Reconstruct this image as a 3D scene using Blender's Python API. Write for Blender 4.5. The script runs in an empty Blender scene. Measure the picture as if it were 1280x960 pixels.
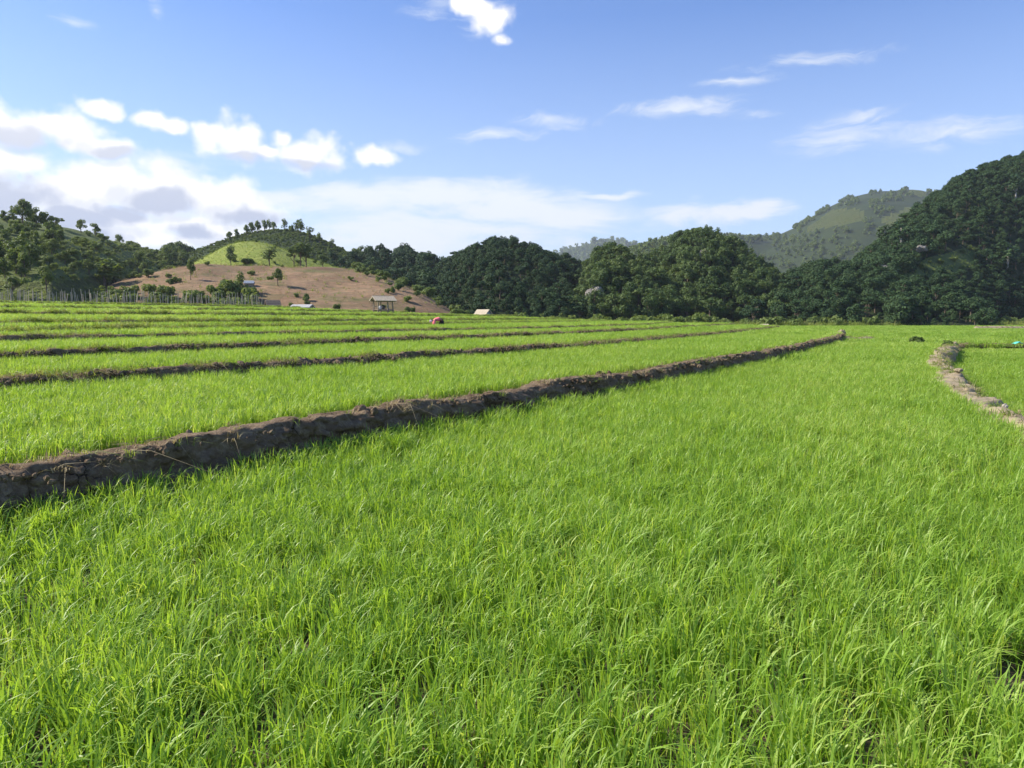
import bpy, bmesh, math, random
import numpy as np
from mathutils import Vector, Matrix

# ------------------------------------------------------------------ camera, world, sun
SC = bpy.context.scene
COL = SC.collection
R = math.radians
PI = math.pi
EYE = 1.6
FPX, CX, CY, HOR = 960.0, 640.0, 480.0, 398.0     # focal length, centre and horizon in photo pixels
TH = math.atan((CY - HOR) / FPX)
cd = bpy.data.cameras.new('camera')
cd.sensor_width = 36.0
cd.lens = 36.0 * FPX / 1280.0
cd.clip_start = 0.05
cd.clip_end = 12000.0
cam = bpy.data.objects.new('camera', cd)
cam.location = (0, 0, EYE)
cam.rotation_euler = (PI / 2 - TH, 0, 0)
COL.objects.link(cam)
SC.camera = cam
SC.view_settings.view_transform = 'Standard'
SC.view_settings.look = 'None'
SC.view_settings.exposure = 0.85
SC.view_settings.gamma = 1.0
SC.view_settings.use_curve_mapping = False
SC.cycles.max_bounces = 5
SC.cycles.diffuse_bounces = 2
SC.cycles.transmission_bounces = 4
SC.cycles.transparent_max_bounces = 8
SC.cycles.volume_bounces = 0
SC.cycles.use_denoising = True

SUN_AZ, SUN_EL = R(85), R(37)                     # left of straight ahead, above the horizon
SUN = Vector((-math.sin(SUN_AZ) * math.cos(SUN_EL), math.cos(SUN_AZ) * math.cos(SUN_EL), math.sin(SUN_EL)))
ld = bpy.data.lights.new('sun', 'SUN')
ld.energy = 5.0
ld.angle = R(0.5)
ld.color = (1.0, 0.91, 0.76)
sun = bpy.data.objects.new('sun', ld)
sun.rotation_euler = SUN.to_track_quat('Z', 'Y').to_euler()
sun.location = SUN * 50
COL.objects.link(sun)


def ray(px, py):
    """direction of the photo pixel, as (x, z) per metre of depth"""
    dx, dy = (px - CX) / FPX, (CY - py) / FPX
    y = math.cos(TH) + dy * math.sin(TH)
    return dx / y, (-math.sin(TH) + dy * math.cos(TH)) / y


def at(px, py, Y):
    a, b = ray(px, py)
    return Vector((a * Y, Y, EYE + b * Y))


def at_z(px, py, z):
    a, b = ray(px, py)
    Y = (z - EYE) / b
    return Vector((a * Y, Y, z))


class NT:
    """small helper to write node trees"""
    def __init__(self, tree):
        self.t = tree

    def n(self, typ, ins=None, **kw):
        nd = self.t.nodes.new(typ)
        for k, v in kw.items():
            setattr(nd, k, v)
        for k, v in (ins or {}).items():
            self.put(nd.inputs[k], v)
        return nd

    def put(self, sock, v):
        if isinstance(v, bpy.types.NodeSocket):
            self.t.links.new(v, sock)
        else:
            sock.default_value = v

    def m(self, op, a, b=0.0, c=0.0, clamp=False):
        nd = self.t.nodes.new('ShaderNodeMath')
        nd.operation = op
        nd.use_clamp = clamp
        self.put(nd.inputs[0], a)
        self.put(nd.inputs[1], b)
        self.put(nd.inputs[2], c)
        return nd.outputs[0]

    def v(self, op, a, b=(0, 0, 0), out=0):
        nd = self.t.nodes.new('ShaderNodeVectorMath')
        nd.operation = op
        self.put(nd.inputs[0], a)
        self.put(nd.inputs[1], b)
        return nd.outputs[out]

    def mix(self, f, a, b, blend='MIX'):
        nd = self.t.nodes.new('ShaderNodeMix')
        nd.data_type = 'RGBA'
        nd.blend_type = blend
        self.put(nd.inputs[0], f)
        self.put(nd.inputs[6], a)
        self.put(nd.inputs[7], b)
        return nd.outputs[2]

    def noise(self, vec, scale, detail=4, rough=0.55, out='Fac', dist=0.0):
        nd = self.n('ShaderNodeTexNoise', {'Scale': scale, 'Detail': detail, 'Roughness': rough, 'Distortion': dist})
        if vec is not None:
            self.t.links.new(vec, nd.inputs['Vector'])
        return nd.outputs[out]

    def rng(self, v, a, b, c=0.0, d=1.0, smooth=False):
        nd = self.t.nodes.new('ShaderNodeMapRange')
        nd.interpolation_type = 'SMOOTHSTEP' if smooth else 'LINEAR'
        nd.clamp = True
        for i, x in enumerate((v, a, b, c, d)):
            self.put(nd.inputs[i], x)
        return nd.outputs[0]


def c4(c):
    return (c[0], c[1], c[2], 1.0)


# sky: physical blue, cumulus on the left, thin cirrus on the right
world = bpy.data.worlds.new('World')
SC.world = world
world.use_nodes = True
wt = world.node_tree
wt.nodes.clear()
W = NT(wt)
SKY_STRENGTH = 0.078
sky = W.n('ShaderNodeTexSky', sky_type='NISHITA')
sky.sun_disc = False
sky.sun_elevation = SUN_EL
sky.sun_rotation = -SUN_AZ
sky.altitude = 600
sky.air_density = 1.0
sky.dust_density = 0.6
sky.ozone_density = 1.6
tc = W.n('ShaderNodeTexCoord')
dirv = tc.outputs['Generated']
sep = W.n('ShaderNodeSeparateXYZ', {0: dirv})
az = W.m('ARCTAN2', sep.outputs[0], sep.outputs[1])
el = W.m('ARCSINE', sep.outputs[2])
cmb = W.n('ShaderNodeCombineXYZ', {0: az, 1: el})
ae = cmb.outputs[0]


def aze(px, py):
    a, b = ray(px, py)
    return math.atan2(a, 1.0), math.atan2(b, math.hypot(a, 1.0))


def blob_field(vec, blobs):
    f = None
    for px, py, rx, ry in blobs:
        a0, e0 = aze(px, py) if abs(px) < 5000 else (0, 0)
        d = W.v('SUBTRACT', vec, (a0, e0, 0))
        d = W.v('MULTIPLY', d, (960.0 / rx, 960.0 / ry, 0))
        l = W.v('LENGTH', d, out=1)
        g = W.m('SUBTRACT', 1.0, l)
        f = g if f is None else W.m('SMOOTH_MAX', f, g, 0.07)
    return f


wv = W.n('ShaderNodeTexNoise', {'Vector': ae, 'Scale': 22.0, 'Detail': 3.0})
warp = W.v('MULTIPLY', W.v('SUBTRACT', wv.outputs['Color'], (0.5, 0.5, 0.5)), (0.035, 0.022, 0))
aew = W.v('ADD', ae, warp)
def puffs(vec):
    v1 = W.n('ShaderNodeTexVoronoi', {'Vector': vec, 'Scale': 24.0, 'Smoothness': 0.6, 'Detail': 2.0, 'Roughness': 0.6}, feature='SMOOTH_F1')
    n1 = W.noise(vec, 26.0, 8, 0.62)
    return W.m('ADD', W.m('MULTIPLY', W.m('SUBTRACT', 0.62, v1.outputs['Distance']), 0.45), W.m('MULTIPLY', n1, 1.05))


cum = [(88, 168, 48, 30), (70, 152, 20, 14), (132, 184, 36, 16), (22, 166, 48, 26), (-5, 148, 36, 22), (15, 200, 52, 20),
       (132, 134, 30, 14), (190, 148, 30, 14), (214, 157, 30, 15),
       (290, 174, 50, 28), (264, 163, 24, 16), (388, 191, 56, 26), (356, 176, 18, 14), (338, 190, 26, 9), (465, 195, 32, 13),
       (140, 228, 104, 36), (85, 240, 70, 32), (192, 250, 64, 32), (15, 246, 90, 36), (110, 270, 110, 20), (30, 282, 100, 24),
       (262, 246, 56, 32), (304, 266, 66, 24), (245, 286, 100, 20), (170, 300, 140, 20), (-60, 230, 110, 60), (-120, 160, 90, 40),
       (614, 26, 30, 22), (592, 8, 34, 13), (628, 48, 16, 11), (590, -22, 50, 18),
       (-420, 210, 150, 40), (-620, 120, 120, 36), (-330, 60, 60, 22), (1900, 190, 180, 40), (2300, 140, 150, 40), (1650, 60, 70, 24)]
cf = blob_field(aew, cum)
cfull = W.m('ADD', cf, W.m('MULTIPLY', W.m('SUBTRACT', puffs(ae), 0.50), 1.0))
cden = W.rng(cfull, -0.12, 0.50, smooth=True)
# self-shading of the clouds: how much cloud lies between this point and the light (up and to the left)
toL = (-9.0 / FPX, 15.0 / FPX, 0)
big = [c for c in cum if c[0] < 560 and c[2] >= 26 or c[0] > 700]
cs = blob_field(W.v('ADD', aew, toL), big)
cs = W.m('ADD', cs, W.m('MULTIPLY', W.m('SUBTRACT', puffs(W.v('ADD', ae, toL)), 0.50), 1.0))
gden = W.rng(cs, 0.30, 0.75, 0.0, 0.5, smooth=True)
base = blob_field(aew, [(196, 254, 60, 22), (150, 264, 50, 14), (14, 246, 60, 34), (90, 272, 70, 16), (20, 172, 58, 16), (40, 184, 40, 12), (142, 190, 34, 10),
                        (312, 272, 56, 15), (40, 296, 120, 20), (240, 292, 40, 12), (386, 206, 46, 8), (300, 196, 40, 8), (-60, 262, 120, 36)])
base = W.rng(W.m('ADD', base, W.m('MULTIPLY', W.m('SUBTRACT', puffs(ae), 0.5), 0.9)), -0.12, 0.52, 0.0, 1.0, smooth=True)
gden = W.m('MAXIMUM', gden, base)
low = W.rng(el, 0.10, 0.24, 1.0, 0.45)
gden = W.m('MULTIPLY', gden, low)
# cirrus and veils: same idea, stretched noise
cst = W.noise(W.v('MULTIPLY', W.v('ADD', ae, (3.1, 0.4, 0)), (7.0, 30.0, 1.0)), 1.0, 7, 0.62, dist=0.6)
cir = [(200, 275, 260, 70), (430, 240, 190, 24), (560, 242, 160, 26), (360, 250, 120, 26), (640, 262, 170, 30), (700, 272, 110, 22), (520, 290, 330, 50),
       (890, 264, 90, 20), (940, 262, 50, 14), (760, 245, 60, 6), (1700, 240, 300, 50), (-300, 290, 300, 40), (2400, 260, 300, 50)]
xf = blob_field(aew, cir)
xden = W.rng(W.m('ADD', xf, W.m('MULTIPLY', W.m('SUBTRACT', cst, 0.55), 2.6)), -0.12, 0.80, 0.0, 0.95, smooth=True)
wst = W.noise(W.v('MULTIPLY', W.v('ADD', aew, (5.2, 1.7, 0)), (11.0, 46.0, 1.0)), 1.0, 8, 0.66, dist=0.9)
wis = [(850, 134, 120, 16), (900, 139, 60, 10), (945, 141, 40, 8), (1080, 145, 66, 16), (1100, 148, 30, 8), (1180, 166, 130, 22),
       (690, 152, 80, 16), (620, 168, 90, 14), (90, 24, 30, 9), (196, 16, 14, 18), (1010, 78, 130, 14), (920, 100, 90, 10), (556, 8, 70, 22), (600, 20, 60, 30),
       (500, 185, 60, 10), (1050, 170, 120, 30)]
wf = blob_field(aew, wis)
wden = W.rng(W.m('ADD', wf, W.m('MULTIPLY', W.m('SUBTRACT', wst, 0.62), 2.6)), -0.15, 1.25, 0.0, 0.85, smooth=True)
wden = W.m('MULTIPLY', wden, W.rng(wf, 0.0, 0.5, smooth=True))
core = W.rng(xf, -0.25, 0.15, smooth=True)
xden = W.m('MULTIPLY', xden, core)
skyc = W.mix(1.0, sky.outputs[0], (0.82, 1.06, 1.50, 1), 'MULTIPLY')
veil = W.rng(el, 0.0, 0.36, 0.52, 0.0)             # bright thin haze low down
c0 = W.mix(veil, skyc, (6.2, 7.0, 7.7, 1))
c1 = W.mix(W.m('MAXIMUM', xden, wden), c0, (6.9, 7.2, 7.6, 1))
ccol = W.mix(gden, (8.8, 8.6, 8.4, 1), (3.3, 3.7, 5.0, 1))
c2 = W.mix(cden, c1, ccol)
bg = W.n('ShaderNodeBackground', {'Color': c2, 'Strength': SKY_STRENGTH})
wo = W.n('ShaderNodeOutputWorld', {'Surface': bg.outputs[0]})
world.cycles.sampling_method = 'MANUAL'
world.cycles.sample_map_resolution = 512

rs = np.random.default_rng(7)
random.seed(7)


# ------------------------------------------------------------------ tagging and mesh helpers
def tag(o, label=None, cat=None, group=None, kind=None):
    if label:
        o['label'] = label
    if cat:
        o['category'] = cat
    if group:
        o['group'] = group
    if kind:
        o['kind'] = kind
    return o


def thing(name, label, cat, loc=(0, 0, 0), rz=0.0, group=None, scale=1.0):
    o = bpy.data.objects.new(name, None)
    o.empty_display_size = 0.3
    o.location = loc
    o.rotation_euler = (0, 0, rz)
    o.scale = (scale,) * 3
    COL.objects.link(o)
    return tag(o, label, cat, group)


def link(name, me, parent=None):
    o = bpy.data.objects.new(name, me)
    if parent is not None:
        o.parent = parent
    COL.objects.link(o)
    return o


def mesh_np(name, verts, faces, mat=None, smooth=True, attrs=None):
    """verts (N,3); faces (M,3|4) array or list of arrays"""
    me = bpy.data.meshes.new(name)
    if isinstance(faces, np.ndarray):
        faces = [faces]
    faces = [f for f in faces if len(f)]
    nv = len(verts)
    me.vertices.add(nv)
    me.vertices.foreach_set('co', np.asarray(verts, np.float32).ravel())
    if faces:
        loops = np.concatenate([f.ravel() for f in faces]).astype(np.int32)
        sizes = np.concatenate([np.full(len(f), f.shape[1]) for f in faces])
        starts = np.concatenate(([0], np.cumsum(sizes)[:-1])).astype(np.int32)
        me.loops.add(len(loops))
        me.loops.foreach_set('vertex_index', loops)
        me.polygons.add(len(sizes))
        me.polygons.foreach_set('loop_start', starts)
        me.update(calc_edges=True)
        me.polygons.foreach_set('use_smooth', np.full(len(sizes), smooth, bool))
    for k, (typ, a) in (attrs or {}).items():
        at_ = me.attributes.new(k, typ, 'POINT')
        key = 'vector' if typ == 'FLOAT_VECTOR' else 'value'
        at_.data.foreach_set(key, np.asarray(a, np.int32 if typ == 'INT' else np.float32).ravel())
    if mat:
        me.materials.append(mat)
    me.update()
    return me


def grid_faces(nu, nv, flip=False):
    i = np.arange(nu - 1)[:, None] * nv + np.arange(nv - 1)[None, :]
    i = i.ravel()
    f = np.stack([i, i + nv, i + nv + 1, i + 1], 1)
    return f[:, ::-1] if flip else f


def _h(ix, iy, s):
    v = np.sin(ix * 127.1 + iy * 311.7 + s * 74.7) * 43758.5453
    return v - np.floor(v)


def vnoise(x, y, s=0):
    ix, iy = np.floor(x), np.floor(y)
    fx, fy = x - ix, y - iy
    fx, fy = fx * fx * (3 - 2 * fx), fy * fy * (3 - 2 * fy)
    a, b = _h(ix, iy, s), _h(ix + 1, iy, s)
    c, d = _h(ix, iy + 1, s), _h(ix + 1, iy + 1, s)
    return (a + (b - a) * fx) * (1 - fy) + (c + (d - c) * fx) * fy


def fbm(x, y, s=0, o=4):
    x, y = np.asarray(x, float), np.asarray(y, float)
    t, a, n = 0.0, 0.5, 0.0
    for k in range(o):
        t = t + a * vnoise(x * 2 ** k + 17.3 * k, y * 2 ** k - 9.1 * k, s + k)
        n += a
        a *= 0.5
    return t / n


def cells(x, y, s=0):
    """voronoi: F1, F2-F1 and the random number of the cell"""
    x, y = np.asarray(x, float), np.asarray(y, float)
    ix, iy = np.floor(x), np.floor(y)
    f1 = np.full(x.shape, 9.0)
    f2 = np.full(x.shape, 9.0)
    rid = np.zeros(x.shape)
    for i in (-1, 0, 1):
        for j in (-1, 0, 1):
            cx, cy = ix + i, iy + j
            d = np.hypot(cx + _h(cx, cy, s) - x, cy + _h(cx, cy, s + 5) - y)
            r = _h(cx, cy, s + 11)
            near = d < f1
            f2 = np.where(near, f1, np.minimum(f2, d))
            rid = np.where(near, r, rid)
            f1 = np.where(near, d, f1)
    return f1, f2 - f1, rid


class MB:
    """collects boxes, bars and tubes for one mesh"""
    def __init__(self):
        self.bm = bmesh.new()

    def box(self, c, s, rot=None, bev=0.0):
        r = bmesh.ops.create_cube(self.bm, size=1.0)
        M = Matrix.Translation(c) @ (rot.to_4x4() if rot else Matrix()) @ Matrix.Diagonal((s[0], s[1], s[2], 1))
        bmesh.ops.transform(self.bm, matrix=M, verts=r['verts'])
        if bev:
            es = list({e for v in r['verts'] for e in v.link_edges})
            bmesh.ops.bevel(self.bm, geom=es, offset=bev, segments=1, affect='EDGES')

    def tube(self, pts, rad, n=6, cap=True):
        pts = [Vector(p) for p in pts]
        if not isinstance(rad, (list, tuple)):
            rad = [rad] * len(pts)
        rings = []
        for i, p in enumerate(pts):
            d = (pts[min(i + 1, len(pts) - 1)] - pts[max(i - 1, 0)]).normalized()
            a = d.orthogonal().normalized() if abs(d.z) < 0.9 else (Vector((1, 0, 0)) - d * d.x).normalized()
            b = d.cross(a)
            rings.append([self.bm.verts.new(p + (a * math.cos(2 * PI * k / n) + b * math.sin(2 * PI * k / n)) * rad[i])
                          for k in range(n)])
        for r0, r1 in zip(rings, rings[1:]):
            for k in range(n):
                self.bm.faces.new((r0[k], r0[(k + 1) % n], r1[(k + 1) % n], r1[k]))
        if cap:
            self.bm.faces.new(rings[-1])
            self.bm.faces.new(rings[0][::-1])

    def quad(self, *pts):
        self.bm.faces.new([self.bm.verts.new(p) for p in pts])

    def mesh(self, name, mat, smooth=False):
        bmesh.ops.recalc_face_normals(self.bm, faces=self.bm.faces)
        me = bpy.data.meshes.new(name)
        self.bm.to_mesh(me)
        self.bm.free()
        me.materials.append(mat)
        if smooth:
            me.polygons.foreach_set('use_smooth', np.ones(len(me.polygons), bool))
        return me

    def build(self, name, mat, parent=None, smooth=False):
        return link(name, self.mesh(name, mat, smooth), parent)


# ------------------------------------------------------------------ materials
def new_mat(name):
    m = bpy.data.materials.new(name)
    m.use_nodes = True
    m.node_tree.nodes.clear()
    return m, NT(m.node_tree)


def finish(N, shader, disp=None):
    N.n('ShaderNodeOutputMaterial', {'Surface': shader})


def earth_mat(name, ca, cb, cc, scale=1.0, bump=0.6, rough=0.95, bd=0.02, fine=30.0):
    m, N = new_mat(name)
    pos = N.n('ShaderNodeNewGeometry').outputs['Position']
    a = N.noise(pos, 0.9 * scale, 5, 0.6)
    b = N.noise(pos, 6.0 * scale, 6, 0.65)
    c = N.noise(pos, fine * scale, 5, 0.7)
    col = N.mix(N.rng(a, 0.35, 0.65), c4(ca), c4(cb))
    col = N.mix(N.rng(b, 0.45, 0.72), col, c4(cc))
    col = N.mix(N.rng(c, 0.25, 0.8, 0.0, 0.45), col, c4(tuple(x * 0.5 for x in ca)))
    h = N.m('ADD', N.m('MULTIPLY', b, 0.6), N.m('MULTIPLY', c, 0.4))
    bp = N.n('ShaderNodeBump', {'Strength': bump, 'Distance': bd / scale, 'Height': h})
    p = N.n('ShaderNodeBsdfPrincipled', {'Base Color': col, 'Roughness': rough, 'Normal': bp.outputs[0],
                                         'Specular IOR Level': 0.15})
    finish(N, p.outputs[0])
    return m


def leaf_mat(name, dark, mid, light, trans=0.3, patch=0.12, rough=0.55, tl=1.6, attr=True, spec=0.3):
    """foliage: own colour per plant, per leaf clump and per patch of ground; light passes through"""
    m, N = new_mat(name)
    geo = N.n('ShaderNodeNewGeometry')
    oi = N.n('ShaderNodeObjectInfo')
    at_ = N.n('ShaderNodeAttribute', attribute_name='rnd', attribute_type='GEOMETRY')
    pn = N.noise(geo.outputs['Position'], patch, 3, 0.6)
    f = N.m('ADD', N.m('MULTIPLY', at_.outputs['Fac'], 0.5), N.m('MULTIPLY', oi.outputs['Random'], 0.3))
    pn2 = N.noise(geo.outputs['Position'], patch * 0.17, 3, 0.6)
    f = N.m('ADD', f, N.m('MULTIPLY', N.m('SUBTRACT', pn, 0.4), 0.7))
    f = N.m('ADD', f, N.m('MULTIPLY', N.m('SUBTRACT', pn2, 0.5), 0.6))
    col = N.mix(N.rng(f, 0.0, 0.5), c4(dark), c4(mid))
    col = N.mix(N.rng(f, 0.5, 1.0), col, c4(light))
    p = N.n('ShaderNodeBsdfPrincipled', {'Base Color': col, 'Roughness': rough, 'Specular IOR Level': spec})
    tcol = N.mix(1.0, col, (tl * 1.1, tl, tl * 0.6, 1), 'MULTIPLY')
    t = N.n('ShaderNodeBsdfTranslucent', {'Color': tcol})
    mx = N.n('ShaderNodeMixShader', {0: trans, 1: p.outputs[0], 2: t.outputs[0]})
    finish(N, mx.outputs[0])
    return m


def plain_mat(name, col, rough=0.8, var=0.25, scale=4.0, spec=0.2, bump=0.2, stretch=(1, 1, 1)):
    m, N = new_mat(name)
    tcn = N.n('ShaderNodeTexCoord')
    vec = N.v('MULTIPLY', tcn.outputs['Object'], stretch)
    a = N.noise(vec, scale, 5, 0.65)
    colr = N.mix(N.rng(a, 0.3, 0.75), c4(tuple(x * (1 - var) for x in col)), c4(tuple(min(x * (1 + var), 1) for x in col)))
    bp = N.n('ShaderNodeBump', {'Strength': bump, 'Distance': 0.02, 'Height': a})
    p = N.n('ShaderNodeBsdfPrincipled', {'Base Color': colr, 'Roughness': rough, 'Normal': bp.outputs[0], 'Specular IOR Level': spec})
    finish(N, p.outputs[0])
    return m


def fallow_mat():
    m, N = new_mat('fallow_soil')
    pos = N.n('ShaderNodeNewGeometry').outputs['Position']
    big = N.noise(pos, 0.05, 5, 0.6)
    mid = N.noise(N.v('MULTIPLY', pos, (0.16, 0.5, 1.5)), 1.0, 6, 0.68, dist=0.8)
    fine = N.noise(N.v('MULTIPLY', pos, (0.8, 1.2, 3.0)), 1.0, 6, 0.7)
    col = N.mix(N.rng(big, 0.38, 0.62), (0.135, 0.08, 0.048, 1), (0.29, 0.19, 0.115, 1))
    col = N.mix(N.rng(mid, 0.48, 0.70), col, (0.15, 0.13, 0.07, 1))
    weed = N.noise(N.v('MULTIPLY', pos, (0.10, 0.14, 0.4)), 1.0, 6, 0.7)
    col = N.mix(N.rng(weed, 0.52, 0.68, 0, 0.8), col, (0.10, 0.115, 0.04, 1))
    col = N.mix(N.rng(fine, 0.52, 0.72, 0, 0.85), col, (0.13, 0.085, 0.055, 1))
    col = N.mix(N.rng(fine, 0.25, 0.42, 0.7, 0), col, (0.38, 0.29, 0.18, 1))
    bp = N.n('ShaderNodeBump', {'Strength': 1.0, 'Distance': 0.5, 'Height': N.m('ADD', N.m('MULTIPLY', mid, 0.6), N.m('MULTIPLY', fine, 0.5))})
    p = N.n('ShaderNodeBsdfPrincipled', {'Base Color': col, 'Roughness': 0.95, 'Normal': bp.outputs[0], 'Specular IOR Level': 0.1})
    finish(N, p.outputs[0])
    return m


def bank_mat():
    m, N = new_mat('bank_soil')
    pos = N.n('ShaderNodeNewGeometry').outputs['Position']
    a = N.noise(pos, 1.4, 5, 0.65)
    b = N.noise(pos, 7.0, 7, 0.7)
    c = N.noise(pos, 38.0, 5, 0.7)
    vor = N.n('ShaderNodeTexVoronoi', {'Vector': N.v('ADD', pos, N.v('MULTIPLY', N.noise(pos, 3.0, 3, 0.5, out='Color'), (0.35, 0.35, 0.35))), 'Scale': 4.5},
              feature='DISTANCE_TO_EDGE')
    crack = N.rng(vor.outputs['Distance'], 0.0, 0.035)
    crack = N.m('MAXIMUM', crack, N.rng(a, 0.42, 0.5))
    col = N.mix(N.rng(a, 0.36, 0.64), (0.125, 0.085, 0.052, 1), (0.205, 0.15, 0.098, 1))
    col = N.mix(N.rng(b, 0.46, 0.66), col, (0.30, 0.235, 0.16, 1))
    col = N.mix(N.rng(c, 0.3, 0.7, 0.5, 0.0), col, (0.08, 0.055, 0.035, 1))
    col = N.mix(crack, (0.035, 0.026, 0.018, 1), col)
    h = N.m('ADD', N.m('ADD', N.m('MULTIPLY', b, 0.6), N.m('MULTIPLY', c, 0.25)), N.m('MULTIPLY', crack, 0.25))
    bp = N.n('ShaderNodeBump', {'Strength': 1.0, 'Distance': 0.06, 'Height': h})
    p = N.n('ShaderNodeBsdfPrincipled', {'Base Color': col, 'Roughness': 0.95, 'Normal': bp.outputs[0], 'Specular IOR Level': 0.1})
    finish(N, p.outputs[0])
    return m


M_BANK = bank_mat()
M_MUD = earth_mat('paddy_mud', (0.10, 0.075, 0.05), (0.15, 0.11, 0.075), (0.12, 0.10, 0.06), 1.5, 0.8)
M_PATH = earth_mat('path_soil', (0.30, 0.245, 0.165), (0.37, 0.305, 0.21), (0.25, 0.21, 0.125), 1.5, 1.0)
M_GROUND = earth_mat('valley_ground', (0.06, 0.075, 0.03), (0.09, 0.10, 0.04), (0.13, 0.11, 0.06), 0.05, 0.3)
M_FOREST = earth_mat('forest_floor', (0.022, 0.036, 0.013), (0.032, 0.05, 0.017), (0.045, 0.06, 0.02), 0.06, 0.6, bd=0.05)
M_SCRUB = earth_mat('scrub_ground', (0.08, 0.115, 0.03), (0.11, 0.15, 0.04), (0.15, 0.16, 0.06), 0.12, 0.7, bd=0.06)
M_CONE = earth_mat('shrubby_ground', (0.036, 0.06, 0.02), (0.05, 0.078, 0.026), (0.075, 0.095, 0.036), 0.12, 0.9, bd=0.2)
M_FALLOW = fallow_mat()
M_MEADOW = earth_mat('meadow_ground', (0.20, 0.26, 0.045), (0.28, 0.34, 0.07), (0.32, 0.33, 0.09), 0.12, 0.9, bd=0.15, fine=12)
M_PASTURE = earth_mat('pasture_ground', (0.12, 0.16, 0.04), (0.16, 0.20, 0.05), (0.19, 0.20, 0.075), 0.03, 0.9, bd=1.0, fine=12)
M_RICE = leaf_mat('rice_leaf', (0.14, 0.26, 0.025), (0.235, 0.385, 0.044), (0.45, 0.52, 0.15), 0.42, 0.35, 0.45, 1.65, spec=0.4)
M_WEED = leaf_mat('weed_leaf', (0.12, 0.18, 0.03), (0.18, 0.25, 0.045), (0.34, 0.31, 0.13), 0.38, 0.6, 0.6, 1.5)
M_DRY = leaf_mat('dry_grass', (0.22, 0.18, 0.10), (0.34, 0.28, 0.16), (0.42, 0.36, 0.22), 0.25, 0.6, 0.7, 1.2)
M_LEAF = leaf_mat('tree_leaf', (0.058, 0.098, 0.022), (0.112, 0.168, 0.038), (0.18, 0.225, 0.058), 0.36, 0.03, 0.6, 1.4)
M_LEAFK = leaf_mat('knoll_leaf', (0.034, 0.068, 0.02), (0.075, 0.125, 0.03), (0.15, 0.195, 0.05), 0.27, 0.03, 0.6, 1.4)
M_LEAFF = leaf_mat('far_leaf', (0.07, 0.11, 0.03), (0.11, 0.16, 0.04), (0.16, 0.20, 0.06), 0.35, 0.006, 0.6, 1.5)
M_LEAF_SHADE = leaf_mat('shaded_leaf', (0.022, 0.050, 0.018), (0.038, 0.078, 0.027), (0.070, 0.115, 0.038), 0.15, 0.02, 0.65, 1.2, spec=0.2)  # darker leaf copy for the shaded hills: their shade is put into the colour
M_LEAF3 = leaf_mat('shrub_leaf', (0.09, 0.14, 0.03), (0.14, 0.20, 0.04), (0.20, 0.25, 0.06), 0.36, 0.06, 0.6, 1.4)
M_BARK = plain_mat('bark', (0.16, 0.125, 0.09), 0.9, 0.35, 3.0)
M_PALEBARK = plain_mat('pale_bark', (0.42, 0.40, 0.36), 0.85, 0.2, 1.5)
M_ROCK = earth_mat('limestone', (0.40, 0.37, 0.32), (0.48, 0.45, 0.40), (0.24, 0.24, 0.22), 0.25, 1.0, bd=0.3, fine=12)
M_STONE = earth_mat('field_stone', (0.38, 0.34, 0.28), (0.46, 0.42, 0.36), (0.32, 0.28, 0.22), 3.0, 0.6)
M_WOOD = plain_mat('weathered_wood', (0.30, 0.24, 0.18), 0.85, 0.3, 6.0, stretch=(1, 1, 0.15))
M_STAKE = plain_mat('grey_stake', (0.44, 0.39, 0.31), 0.9, 0.3, 5.0, stretch=(1, 1, 0.1))
M_THATCH = plain_mat('dry_thatch', (0.44, 0.38, 0.29), 0.95, 0.3, 9.0, bump=0.8, stretch=(2.5, 0.3, 0.3))
M_DKTHATCH = plain_mat('old_thatch', (0.25, 0.19, 0.135), 0.95, 0.3, 9.0, bump=0.8, stretch=(2.5, 0.3, 0.3))
M_TIN = plain_mat('pale_tin', (0.50, 0.49, 0.46), 0.45, 0.1, 2.0, spec=0.5, bump=0.05)
M_BLUETIN = plain_mat('grey_blue_tin', (0.34, 0.38, 0.44), 0.5, 0.15, 2.0, spec=0.4, bump=0.05)
M_BAMBOO = plain_mat('split_bamboo', (0.34, 0.30, 0.24), 0.8, 0.3, 5.0, stretch=(4, 4, 0.3))


# ------------------------------------------------------------------ scattering (only for what nobody could count)
def unlinked(name, me):
    return bpy.data.objects.new(name, me)


_groups = {}


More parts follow.
